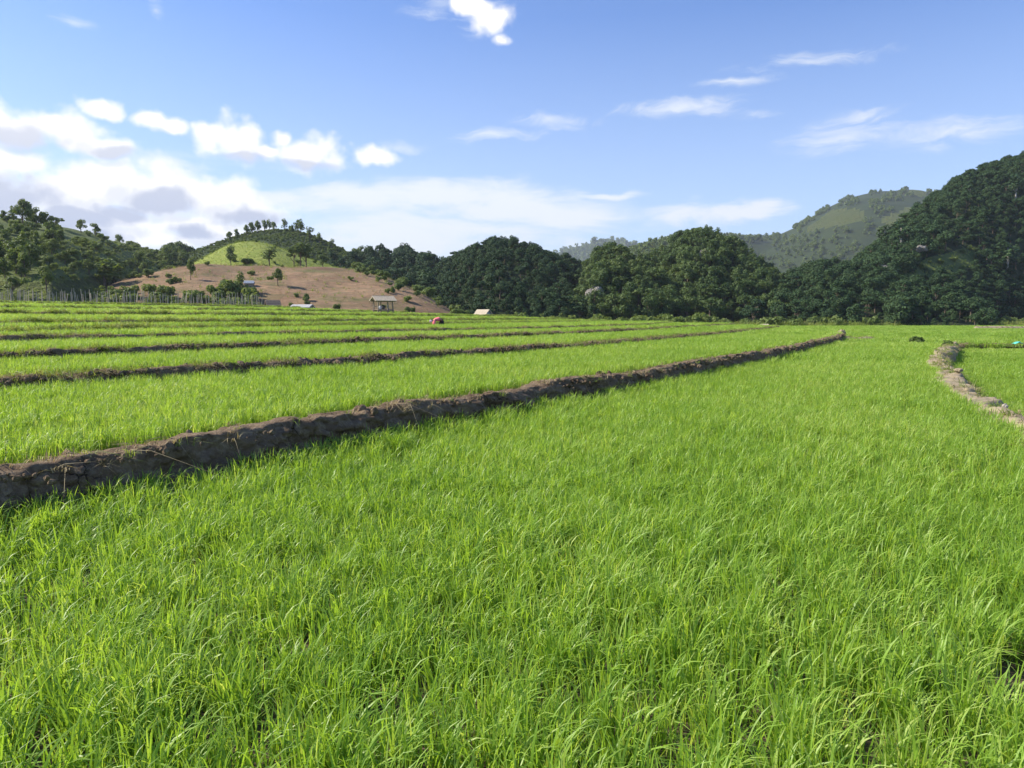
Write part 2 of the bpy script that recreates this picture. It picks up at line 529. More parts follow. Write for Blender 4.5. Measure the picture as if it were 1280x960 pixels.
def gn_group(sources, key):
    if key in _groups:
        return _groups[key]
    g = bpy.data.node_groups.new('scatter_' + key, 'GeometryNodeTree')
    g.interface.new_socket('Geometry', in_out='INPUT', socket_type='NodeSocketGeometry')
    g.interface.new_socket('Geometry', in_out='OUTPUT', socket_type='NodeSocketGeometry')
    N = NT(g)
    gi = N.n('NodeGroupInput')
    go = N.n('NodeGroupOutput')
    jn = N.n('GeometryNodeJoinGeometry')
    for s in reversed(sources):
        oi = N.n('GeometryNodeObjectInfo')
        oi.inputs['Object'].default_value = s
        oi.inputs['As Instance'].default_value = True
        g.links.new(oi.outputs['Geometry'], jn.inputs[0])
    m2p = N.n('GeometryNodeMeshToPoints')
    g.links.new(gi.outputs[0], m2p.inputs['Mesh'])
    iop = N.n('GeometryNodeInstanceOnPoints')
    g.links.new(m2p.outputs[0], iop.inputs['Points'])
    g.links.new(jn.outputs[0], iop.inputs['Instance'])
    iop.inputs['Pick Instance'].default_value = True

    def attr(nm, typ):
        a = N.n('GeometryNodeInputNamedAttribute', data_type=typ)
        a.inputs['Name'].default_value = nm
        return a.outputs['Attribute']
    g.links.new(attr('idx', 'INT'), iop.inputs['Instance Index'])
    e2r = N.n('FunctionNodeEulerToRotation')
    g.links.new(attr('rot', 'FLOAT_VECTOR'), e2r.inputs[0])
    g.links.new(e2r.outputs[0], iop.inputs['Rotation'])
    g.links.new(attr('scl', 'FLOAT_VECTOR'), iop.inputs['Scale'])
    g.links.new(iop.outputs[0], go.inputs[0])
    _groups[key] = g
    return g


def scatter(name, label, cat, pts, sources, key, scl, tilt=0.12, rng_=None, parent=None):
    r = rng_ or rs
    n = len(pts)
    scl = np.asarray(scl, float)
    if scl.ndim == 1:
        scl = np.repeat(scl[:, None], 3, 1)
    rot = np.stack([r.normal(0, tilt, n), r.normal(0, tilt, n), r.uniform(0, 2 * PI, n)], 1)
    me = mesh_np(name, pts, [], None, attrs={'idx': ('INT', r.integers(0, len(sources), n)),
                                             'rot': ('FLOAT_VECTOR', rot), 'scl': ('FLOAT_VECTOR', scl)})
    o = link(name, me, parent)
    md = o.modifiers.new('scatter', 'NODES')
    md.node_group = gn_group(sources, key)
    return tag(o, label, cat, kind='stuff')


# ------------------------------------------------------------------ rice plants
def blades(n, spread, hmin, hmax, wmin, wmax, droop, wind=(0.0, 0.0), seed=0, seg=4, tuft=True):
    r = np.random.default_rng(seed)
    V, F, A = [], [], []
    for k in range(n):
        a = r.uniform(0, 2 * PI)
        q = spread * math.sqrt(r.uniform())
        bx, by = q * math.cos(a), q * math.sin(a)
        h = r.uniform(hmin, hmax)
        w = r.uniform(wmin, wmax)
        ha = a + r.normal(0, 0.9) if tuft else r.uniform(0, 2 * PI)
        lean = abs(r.normal(0.07, 0.08))
        bend = abs(r.normal(droop, droop * 0.8))
        if r.uniform() < 0.2:
            bend *= 2.6
        dx, dy = math.cos(ha), math.sin(ha)
        fa = ha + PI / 2 + r.normal(0, 0.5)
        sx, sy = math.cos(fa), math.sin(fa)
        rv = r.uniform()
        b0 = len(V)
        for i in range(seg + 1):
            t = i / seg
            o = h * (lean * t + bend * t ** 3.4)
            z = h * (t - 0.62 * bend * t ** 4.2 - 0.1 * lean * t)
            x = bx + dx * o + wind[0] * h * t * t
            y = by + dy * o + wind[1] * h * t * t
            ww = w * (0.75 + 0.5 * t) * (1 - t ** 3) * 0.5 + 0.0004
            tw = 0.5 * t * rv
            cx_, cy_ = sx * math.cos(tw) - sy * math.sin(tw), sx * math.sin(tw) + sy * math.cos(tw)
            V.append((x - cx_ * ww, y - cy_ * ww, z - 0.25 * ww))
            V.append((x + cx_ * ww, y + cy_ * ww, z + 0.25 * ww))
            A += [rv, rv]
        for i in range(seg):
            c = b0 + 2 * i
            F.append((c, c + 1, c + 3, c + 2))
    return np.array(V), np.array(F), np.array(A)


def blade_src(name, mat, k, **kw):
    out = []
    for i in range(k):
        v, f, a = blades(seed=i * 13 + len(name), **kw)
        out.append(unlinked(name, mesh_np(name, v, f, mat, attrs={'rnd': ('FLOAT', a)})))
    return out


RICE = blade_src('rice_clump', M_RICE, 8, n=21, spread=0.07, hmin=0.19, hmax=0.325, wmin=0.0045, wmax=0.0095, droop=0.26,
                 wind=(0.035, 0.01), seg=6)
RICEMID = blade_src('rice_tuft', M_RICE, 6, n=26, spread=0.15, hmin=0.18, hmax=0.35, wmin=0.008, wmax=0.014, droop=0.28,
                    wind=(0.03, 0.01), seg=4)
RICEFAR = blade_src('rice_patch', M_RICE, 5, n=110, spread=0.62, hmin=0.20, hmax=0.38, wmin=0.018, wmax=0.034, droop=0.35,
                    wind=(0.03, 0.0), seg=2)
WEED = blade_src('weed_tuft', M_WEED, 5, n=16, spread=0.07, hmin=0.06, hmax=0.20, wmin=0.006, wmax=0.013, droop=0.6, seg=3)
DRY = blade_src('dry_tuft', M_DRY, 4, n=16, spread=0.09, hmin=0.04, hmax=0.13, wmin=0.005, wmax=0.011, droop=0.9, seg=3)


# ------------------------------------------------------------------ terraces
def smooth_line(pts, step=0.25):
    """Catmull-Rom through the points, evenly spaced"""
    P = np.array(pts, float)
    P = np.vstack([2 * P[0] - P[1], P, 2 * P[-1] - P[-2]])
    out = []
    for i in range(1, len(P) - 2):
        t = np.linspace(0, 1, 40, endpoint=False)[:, None]
        p0, p1, p2, p3 = P[i - 1], P[i], P[i + 1], P[i + 2]
        out.append(0.5 * (2 * p1 + (p2 - p0) * t + (2 * p0 - 5 * p1 + 4 * p2 - p3) * t ** 2 + (3 * p1 - p0 - 3 * p2 + p3) * t ** 3))
    out.append(P[-2][None])
    L = np.vstack(out)
    d = np.concatenate(([0], np.cumsum(np.hypot(*np.diff(L, axis=0).T))))
    n = max(int(d[-1] / step), 2)
    s = np.linspace(0, d[-1], n)
    return np.stack([np.interp(s, d, L[:, 0]), np.interp(s, d, L[:, 1])], 1)


def adaptive(line, k=0.006, lo=0.035, hi=0.8):
    d = np.concatenate(([0], np.cumsum(np.hypot(*np.diff(line, axis=0).T))))
    out = [0.0]
    while out[-1] < d[-1]:
        x, y = np.interp(out[-1], d, line[:, 0]), np.interp(out[-1], d, line[:, 1])
        out.append(out[-1] + min(max(k * math.hypot(x, y), lo), hi))
    s = np.array(out[:-1])
    return np.stack([np.interp(s, d, line[:, 0]), np.interp(s, d, line[:, 1])], 1), s


def offset(line, d):
    t = np.gradient(line, axis=0)
    t /= np.hypot(t[:, 0], t[:, 1])[:, None] + 1e-9
    return line + np.stack([t[:, 1], -t[:, 0]], 1) * d      # positive: towards the lower side


DIKES = [  # plan of each bank and its crest height
    ([(-12.5, -10), (-9.6, -5), (-6.5, 0), (-3.52, 5.15), (-0.45, 10.4), (2.5, 15.1), (6.6, 22), (11.2, 30), (17, 41), (22.4, 52.5)], 0.60),
    ([(-16, -6), (-10.6, 4.5), (-7.1, 10.6), (-5.2, 13.4), (-3.65, 15.7), (-2.2, 18.3), (0.1, 22), (3.4, 27.8), (10.1, 41), (17.5, 57), (26.8, 78)], 0.80),
    ([(-20, -2), (-12.6, 8), (-9.5, 14), (-8.2, 16.2), (-6.7, 19.2), (-4.4, 23.2), (-0.7, 29), (2.6, 35.5), (8.4, 48), (15, 64), (25, 87)], 1.00),
    ([(-24, -1), (-15.5, 11), (-12.3, 18.3), (-10.8, 21.6), (-8.7, 24.9), (-5.6, 30), (-0.8, 36.5), (6.2, 51), (12, 67), (19, 92)], 1.15),
    ([(-28, 0), (-18, 13.5), (-14.4, 21.3), (-12.4, 28), (-9.3, 36.5), (-6.3, 44), (-2.2, 55), (5.5, 75), (13, 97)], 1.26),
    ([(-33, 4), (-23, 20), (-19, 28.5), (-14.2, 37), (-8.3, 51), (-1, 70), (7, 98)], 1.50),
    ([(-40, 12), (-30, 28), (-25, 37), (-19, 48), (-12, 65), (-5, 83), (0, 100)], 1.90),
    ([(-50, 24), (-40, 41), (-34, 51), (-28, 62), (-20.5, 78), (-13.5, 98)], 2.40),
    ([(-62, 38), (-51, 55), (-44, 66), (-36, 78), (-26.5, 96)], 3.00),
    ([(-84, 52), (-70, 66), (-58, 76), (-50, 83), (-41, 90), (-31, 97)], 3.25),
]
SOIL = [0.14, 0.51, 0.71, 0.91, 1.07, 1.18, 1.42, 1.8, 2.3, 2.9]
LINES = [smooth_line(p) for p, z in DIKES]
bank_lab = ['nearest tall bare bank of cracked brown earth along the foreground paddy',
            'second earth bank back from the foreground, brown with scattered weeds',
            'third earth bank back, a low weedy line between two paddies',
            'fourth earth bank back, thin and weedy, in front of the bending farmer',
            'fifth earth bank back, passing just behind the bending farmer',
            'sixth earth bank back, thin dark line across the upper paddies',
            'seventh earth bank back, ending beside the open wooden field shelter',
            'eighth earth bank back, running up beside the open wooden field shelter',
            'ninth earth bank back, highest step before the stake fence',
            'last low earth bank, right below the row of fence stakes']
bank_pts = []      # points on the crests for weeds: (x, y, z, front?)
for k, ((pl, zc), ln) in enumerate(zip(DIKES, LINES)):
    st, s = adaptive(ln, 0.005 if k < 2 else 0.008, 0.03 if k == 0 else 0.06)
    t = np.gradient(st, axis=0)
    t /= np.hypot(t[:, 0], t[:, 1])[:, None]
    nrm = np.stack([t[:, 1], -t[:, 0]], 1)
    zf, zb = SOIL[k] - 0.06, (SOIL[k + 1] if k < 9 else 2.9) - 0.06
    M = 44 if k == 0 else 16
    hw = (0.15, 0.14, 0.13, 0.12, 0.12, 0.14, 0.16, 0.18, 0.2, 0.25)[k]
    rise = zc - zf
    u = np.linspace(0, 1, M)
    # section: front foot -> face -> crest -> back foot
    off = np.interp(u, [0, 0.55, 0.66, 0.84, 1.0], [hw + 0.05 + 0.22 * rise, hw + 0.03, hw - 0.03, -hw + 0.02, -hw - 0.16])
    zz = np.interp(u, [0, 0.55, 0.66, 0.84, 1.0], [zf, zc - 0.07, zc, zc - 0.01, zb])
    fade = np.ones(len(s))
    S = s[:, None] + 0 * u[None]
    Z = zz[None] + 0 * S
    face = np.interp(u, [0, 0.1, 0.5, 0.62, 0.7], [0.3, 1, 1, 0.5, 0.0])[None]
    crest = np.interp(u, [0.3, 0.62, 0.75, 0.86, 1.0], [0.0, 0.8, 1, 0.8, 0])[None]
    ua = u[None] * (1.35 if k == 0 else 0.9)
    wob = (fbm(s * 0.5, s * 0 + k, 3) - 0.5) * 0.16
    OFF = off[None] + wob[:, None] + face * ((fbm(S * 1.6, ua * 1.5 + 7, k, 3) - 0.5) * 0.22)
    amp = 1.2 if k == 0 else 1.0
    f1, ff, rid = cells(S * 2.6 + 0.9 * fbm(S * 4, ua * 4, 2), ua * 2.2 + 0.8 * fbm(S * 4, ua * 4, 9), k * 3 + 1)
    f1, ffb, rid_b = cells(S * 7 + 0.8 * fbm(S * 9, ua * 9, 12), ua * 6, k * 3 + 23)
    OFF = OFF + face * amp * ((rid - 0.5) * 0.08 - 0.05 * np.clip(1 - ff / 0.07, 0, 1) * np.clip(fbm(S * 1.5, ua * 2, 66, 2) * 4 - 1.6, 0, 1) + (fbm(S * 6, ua * 6, 6, 4) - 0.5) * 0.11 + (rid_b - 0.5) * 0.045 - 0.03 * np.clip(1 - ffb / 0.08, 0, 1))
    f1, ff2, rid2 = cells(S * 7.5, ua * 6, k * 3 + 40)
    Z = Z + crest * ((fbm(S * 0.9, ua * 0 + k, 21, 3) - 0.45) * 0.13 + (fbm(S * 5, ua * 5, 31, 3) - 0.5) * 0.06
                     + (rid2 - 0.5) * 0.035 - 0.02 * np.clip(1 - ff2 / 0.12, 0, 1))
    co = np.stack([st[:, 0:1] + nrm[:, 0:1] * OFF, st[:, 1:2] + nrm[:, 1:2] * OFF, Z], -1)
    me = mesh_np('earth_bank', co.reshape(-1, 3), grid_faces(len(s), M, True), M_BANK)
    o = tag(link('earth_bank', me), bank_lab[k], 'earth bank', 'earth banks between the rice paddies')
    ci = [int(M * q) for q in (0.60, 0.68, 0.76, 0.84, 0.9)]
    if k >= 4:
        ci += [int(M * q) for q in (0.12, 0.24, 0.36, 0.48)]
    for c in ci:
        bank_pts.append(np.concatenate([co[:, c, :], np.full((len(s), 1), k), np.gradient(s)[:, None]], 1))


def strip(name, label, L0, L1, z, n=120, m=14, mat=M_MUD, relief=0.03, cat='paddy floor', climb=0.0, lip=0.0):
    def resample(L):
        d = np.concatenate(([0], np.cumsum(np.hypot(*np.diff(L, axis=0).T))))
        s = np.linspace(0, 1, n) ** 1.6 * d[-1]
        return np.stack([np.interp(s, d, L[:, 0]), np.interp(s, d, L[:, 1])], 1)
    a, b = resample(L0), resample(L1)
    v = np.linspace(0, 1, m)[None, :, None]
    P = a[:, None] * (1 - v) + b[:, None] * v
    zz = z + lip * np.clip(1 - v[..., 0] / 0.14, 0, 1) + climb * np.clip(v[..., 0] * 1.15 - 0.15, 0, 1) + (fbm(P[..., 0] * 1.5, P[..., 1] * 1.5, 77, 4) - 0.5) * relief
    co = np.concatenate([P, zz[..., None]], -1)
    me = mesh_np(name, co.reshape(-1, 3), grid_faces(n, m), mat)
    o = tag(link(name, me), label, cat, kind='structure')
    return co


def sample_strip(co, dens, ylim=(-1, 400), wedge=0.78, marg=2.5):
    """random points on the strip, density per square metre given as a function of distance"""
    a, b, c, d = co[:-1, :-1], co[1:, :-1], co[1:, 1:], co[:-1, 1:]
    area = 0.5 * np.linalg.norm(np.cross(c - a, d - b), axis=-1)
    ctr = (a + b + c + d) / 4
    dist = np.hypot(ctr[..., 0], ctr[..., 1])
    cnt = rs.poisson(area * dens(dist) * 1.0)
    idx = np.repeat(np.arange(cnt.size), cnt.ravel())
    u, v = rs.uniform(size=len(idx))[:, None], rs.uniform(size=len(idx))[:, None]
    A, B, C, D = (q.reshape(-1, 3)[idx] for q in (a, b, c, d))
    P = A * (1 - u) * (1 - v) + B * u * (1 - v) + C * u * v + D * (1 - u) * v
    keep = (P[:, 1] > ylim[0]) & (P[:, 1] < ylim[1]) & (np.abs(P[:, 0]) < wedge * P[:, 1] + marg)
    return P[keep]


def clip_line(L, ymax=1e9, ymin=-1e9):
    return L[(L[:, 1] < ymax) & (L[:, 1] > ymin)]


# the right-hand path and the fields beside it
PATH = smooth_line([(-1, -5), (1.6, 0.5), (3.5, 4.0), (4.9, 6.1), (5.5, 7.6), (6.5, 9.6), (7.1, 11.3), (7.8, 12.9), (9.05, 15.8), (10.9, 19.2),
                    (12.7, 23), (17.2, 30.5), (21.1, 37), (23.5, 41)])
NEAR_L = clip_line(offset(LINES[0], 0.27), 41.0)
NEAR_R = clip_line(offset(PATH, -0.20), 41.0)
F0A = strip('paddy_floor', 'muddy soil under the wide foreground paddy', NEAR_L, NEAR_R, 0.14, 240, 60, relief=0.05, lip=0.07)
xl = np.array([(offset(LINES[0], 0.27)[-50][0], 41.0), (22.9, 52.5), (25, 62), (27.3, 78), (26, 92), (20, 104), (0, 108), (-14, 112), (-16, 150)])
xl[0, 0] = np.interp(41.0, offset(LINES[0], 0.27)[:, 1], offset(LINES[0], 0.27)[:, 0])
yy = np.linspace(41.0, 146, 60)
LB0 = np.stack([np.interp(yy, xl[:, 1], xl[:, 0]), yy], 1)
LB1 = np.stack([0.95 * yy + 12, yy], 1)
F0B = strip('paddy_floor', 'soil of the far level rice fields on the right', LB0, LB1, 0.08, 60, 40)
RGT0 = clip_line(offset(PATH, 0.36), 40.2)
RGT1 = np.stack([RGT0[:, 0] * 0 + 0.95 * np.maximum(RGT0[:, 1], 2) + 12, RGT0[:, 1]], 1)
FR = strip('paddy_floor', 'soil of the lower paddy right of the footpath', RGT0, RGT1, -0.12, 120, 30)
TERR = []
for k in range(1, 10):
    a = offset(LINES[k - 1], -(0.24 + 0.01 * k))
    b = offset(LINES[k], 0.16)
    cl = max(0.0, DIKES[k][1] - SOIL[k] - 0.24) if k >= 3 else 0.03
    TERR.append(strip('paddy_floor', 'soil of rice terrace number %d counted back from the nearest bank' % k, a, b, SOIL[k], 140, 16, climb=cl))
strip('paddy_floor', 'strip of soil behind the last bank below the fence', offset(LINES[9], -0.3), offset(LINES[9], -9), 2.9, 60, 6, M_SCRUB)


def footpath():
    st, s = adaptive(PATH, 0.005, 0.04)
    t = np.gradient(st, axis=0)
    t /= np.hypot(t[:, 0], t[:, 1])[:, None]
    nrm = np.stack([t[:, 1], -t[:, 0]], 1)
    M = 26
    u = np.linspace(0, 1, M)
    off = np.interp(u, [0, 0.3, 0.4, 0.8, 1], [0.42, 0.30, 0.22, -0.20, -0.34])
    zz = np.interp(u, [0, 0.3, 0.4, 0.8, 1], [-0.18, 0.22, 0.30, 0.28, -0.05])
    S, U = s[:, None] + 0 * u[None], u[None] + 0 * s[:, None]
    lift = np.interp(st[:, 1], [22, 27, 34, 38], [0, 0.13, 0.16, 0.04])[:, None]
    wid = np.interp(st[:, 1], [0, 12, 22, 30, 41], [0.8, 0.8, 0.85, 0.95, 0.85])[:, None]
    top = np.interp(u, [0.2, 0.4, 0.8, 1], [0.2, 1, 1, 0])[None]
    OFF = off[None] * wid + (fbm(S * 0.8, U * 3, 5, 3) - 0.5) * 0.42 + (fbm(S * 5, U * 5, 15, 3) - 0.5) * 0.16
    f1, ff, rid = cells(S * 5, U * 5, 71)
    Z = zz[None] + top * (lift + (fbm(S * 2.2, U * 2.2, 8, 4) - 0.5) * 0.16 + (rid - 0.5) * 0.04 - 0.02 * np.clip(1 - ff / 0.12, 0, 1))
    co = np.stack([st[:, 0:1] + nrm[:, 0:1] * OFF, st[:, 1:2] + nrm[:, 1:2] * OFF, Z], -1)
    o = link('footpath', mesh_np('footpath', co.reshape(-1, 3), grid_faces(len(s), M, True), M_PATH))
    tag(o, 'narrow pale dirt footpath on a low bank at the right', 'path', kind='structure')
    for c in (8, 12, 17, 22):
        bank_pts.append(np.concatenate([co[:, c, :], np.full((len(s), 1), 20), np.gradient(s)[:, None]], 1))


footpath()


def low_bank(pts, zc, zf, w, label, seed, mat=M_BANK, kk=21):
    ln = smooth_line(pts)
    st, s = adaptive(ln, 0.006, 0.1, 0.6)
    t = np.gradient(st, axis=0)
    t /= np.hypot(t[:, 0], t[:, 1])[:, None]
    nrm = np.stack([t[:, 1], -t[:, 0]], 1)
    M = 12
    u = np.linspace(0, 1, M)
    S, U = s[:, None] + 0 * u[None], u[None] + 0 * s[:, None]
    off = np.interp(u, [0, 0.4, 0.7, 1], [w + 0.15, w * 0.6, -w * 0.6, -w - 0.15])
    zz = np.interp(u, [0, 0.4, 0.7, 1], [zf, zc, zc, zf])
    top = np.sin(PI * U)
    ends = np.clip(np.minimum(s, s[-1] - s) / 0.5, 0, 1)[:, None]
    OFF = off[None] + (fbm(S * 0.7, U * 0, seed, 3) - 0.5) * 0.25 + (fbm(S * 5, U * 5, seed + 4, 3) - 0.5) * 0.12
    Z = zf + (zz[None] - zf) * ends + top * ends * ((fbm(S * 1.5, U * 3, seed + 2, 4) - 0.5) * 0.22)
    co = np.stack([st[:, 0:1] + nrm[:, 0:1] * OFF, st[:, 1:2] + nrm[:, 1:2] * OFF, Z], -1)
    o = link('earth_bank', mesh_np('earth_bank', co.reshape(-1, 3), grid_faces(len(s), M, True), mat))
    tag(o, label, 'earth bank', 'earth banks between the rice paddies')
    for c in (4, 6, 8):
        bank_pts.append(np.concatenate([co[:, c, :], np.full((len(s), 1), kk), np.gradient(s)[:, None]], 1))


low_bank([(22.5, 41.2), (27, 41.5), (33, 41.2), (45, 42)], 0.25, -0.2, 0.35, 'low brown bank running right from the end of the footpath', 3)
low_bank([(17.5, 52), (21, 51.2), (24.5, 50.4)], 0.40, -0.05, 0.16, 'short pale bank in the rice left of the dark bush', 9, M_PATH)
low_bank([(62, 104), (70, 102.5), (80, 103), (96, 102)], 0.55, -0.05, 0.5, 'pale sandy bank near the right edge below the dark hill', 13, M_PATH)
low_bank([(22.4, 52.6), (24.3, 62), (26.9, 78.5)], 0.50, -0.05, 0.2, 'low end bank closing the first terrace on the right', 17)

# base ground out to the horizon
gx = np.array([-6000, -2000, -800, -300, -120, -60, -20, 0, 20, 60, 120, 300, 800, 2000, 6000], float)
gy = np.array([-3000, -800, -200, -60, -20, 0, 20, 60, 120, 300, 800, 2000, 7000], float)
GX, GY = np.meshgrid(gx, gy, indexing='ij')
gnd = link('ground', mesh_np('ground', np.stack([GX, GY, GX * 0 - 0.25], -1).reshape(-1, 3), grid_faces(len(gx), len(gy)), M_GROUND))
tag(gnd, 'flat grassy valley floor under the rice fields', 'ground', kind='structure')

# rice
def bare(P):
    a = fbm(P[:, 0] * 0.9, P[:, 1] * 0.9, 55, 3)
    near = np.hypot(P[:, 0], P[:, 1]) < 9
    return (a > 0.205) | ~near


def rice(co, label, hs=1.0, d0=1.0, gaps=False):
    parts = [(lambda d: np.where(d < 6.5, 125, np.where(d < 12, 92, np.where(d < 24, 62, 0))) * d0, RICE, 'rice_near', 1.0),
             (lambda d: np.where((d >= 24) & (d < 48), 26, 0) * d0, RICEMID, 'rice_mid', 1.0),
             (lambda d: np.where(d >= 48, 2.0, 0) * d0, RICEFAR, 'rice_far', 1.0)]
    for dn, src, key, sc in parts:
        P = sample_strip(co, dn)
        if gaps and len(P):
            P = P[bare(P)]
        P = P[((P[:, 0] + 4.4) / 1.5) ** 2 + ((P[:, 1] - 44.2) / 1.6) ** 2 > 1]     # where the farmer stands and weeds
        if len(P) < 5:
            continue
        hgt = 0.93 + 0.24 * (fbm(P[:, 0] * 0.7, P[:, 1] * 0.7, 91, 4) - 0.3)
        s = rs.uniform(0.85, 1.15, len(P)) * hgt * hs * 0.92
        scl = np.stack([s * 0.5 + 0.5, s * 0.5 + 0.5, s], 1) if key != 'rice_near' else s
        lab = label + (', near part' if key == 'rice_near' else ', farther part' if key == 'rice_mid' else ', distant part')
        scatter('rice_crop', lab, 'rice', P, src, key, scl, 0.10)


rice(F0A, 'bright green young rice filling the wide foreground paddy', 1.0, gaps=True)
rice(F0B, 'young rice on the far level fields on the right', 0.95)
rice(FR, 'shorter young rice in the lower paddy right of the footpath', 0.9, 0.8)
for k, co in enumerate(TERR):
    rice(co, 'young rice on terrace %d counted back from the nearest bank' % (k + 1), 0.85)

# weeds on the banks
BP = np.vstack(bank_pts)
dB = np.hypot(BP[:, 0], BP[:, 1])
kB = BP[:, 3]
dens = np.where(kB == 0, 0.7, np.where(kB == 20, 1.5, np.where((kB >= 4) & (kB < 20), 5.5, 3.2))) * BP[:, 4] * np.where(fbm(BP[:, 0] * 0.8, BP[:, 1] * 0.8, 3) > 0.47, 2.2, 0.5)
vis = (BP[:, 1] > 1) & (np.abs(BP[:, 0]) < 0.78 * BP[:, 1] + 3)


def pick(f):
    n = rs.poisson(np.clip(dens * f, 0, 6)) * vis
    P = np.repeat(BP, n, 0)
    return P[:, :3] + rs.normal(0, 0.05, (len(P), 3)) * (1, 1, 0) - (0, 0, 0.02), P[:, 3]


P, kk = pick(1.0)
sc = rs.uniform(0.5, 1.2, len(P)) * np.where(kk == 0, 0.6, np.where((kk >= 4) & (kk < 20), 1.5, 0.9))
scatter('bank_weeds', 'small green weeds growing along the tops of the earth banks', 'weeds', P, WEED, 'weed', sc, 0.25)
def clod_src(seed):
    bm = bmesh.new()
    bmesh.ops.create_icosphere(bm, subdivisions=2, radius=1.0)
    V = np.array([v.co[:] for v in bm.verts])
    bm.verts.ensure_lookup_table()
    F = np.array([[v.index for v in f.verts] for f in bm.faces])
    bm.free()
    n = fbm(V[:, 0] * 1.3 + seed, V[:, 1] * 1.3 + V[:, 2], seed, 3) - 0.5
    rid = cells(V[:, 0] * 1.2 + V[:, 2], V[:, 1] * 1.2, seed)[2] - 0.5
    V = V * (1 + 0.9 * n + 0.3 * rid)[:, None] * (1, 0.85, 0.7)
    return unlinked('clod', mesh_np('clod', V, F, M_BANK, False))


CLOD = [clod_src(i) for i in range(4)]
P, kk = pick(1.0)
kb = kk < 3
P = np.repeat(P[kb], 9, 0)
P = P + rs.normal(0, 0.09, P.shape) * (1, 1, 0.15)
P[:, 2] -= 0.015
scatter('soil_clods', 'small dry clods of earth lying on the earth banks', 'clods', P, CLOD, 'clod',
        np.clip(rs.lognormal(-3.9, 0.55, len(P)), 0.008, 0.075), 0.8)
P, kk = pick(1.6)
scatter('dry_grass', 'dry straw coloured grass lying on the earth banks', 'dry grass', P, DRY, 'dry', rs.uniform(0.35, 0.9, len(P)), 0.35)
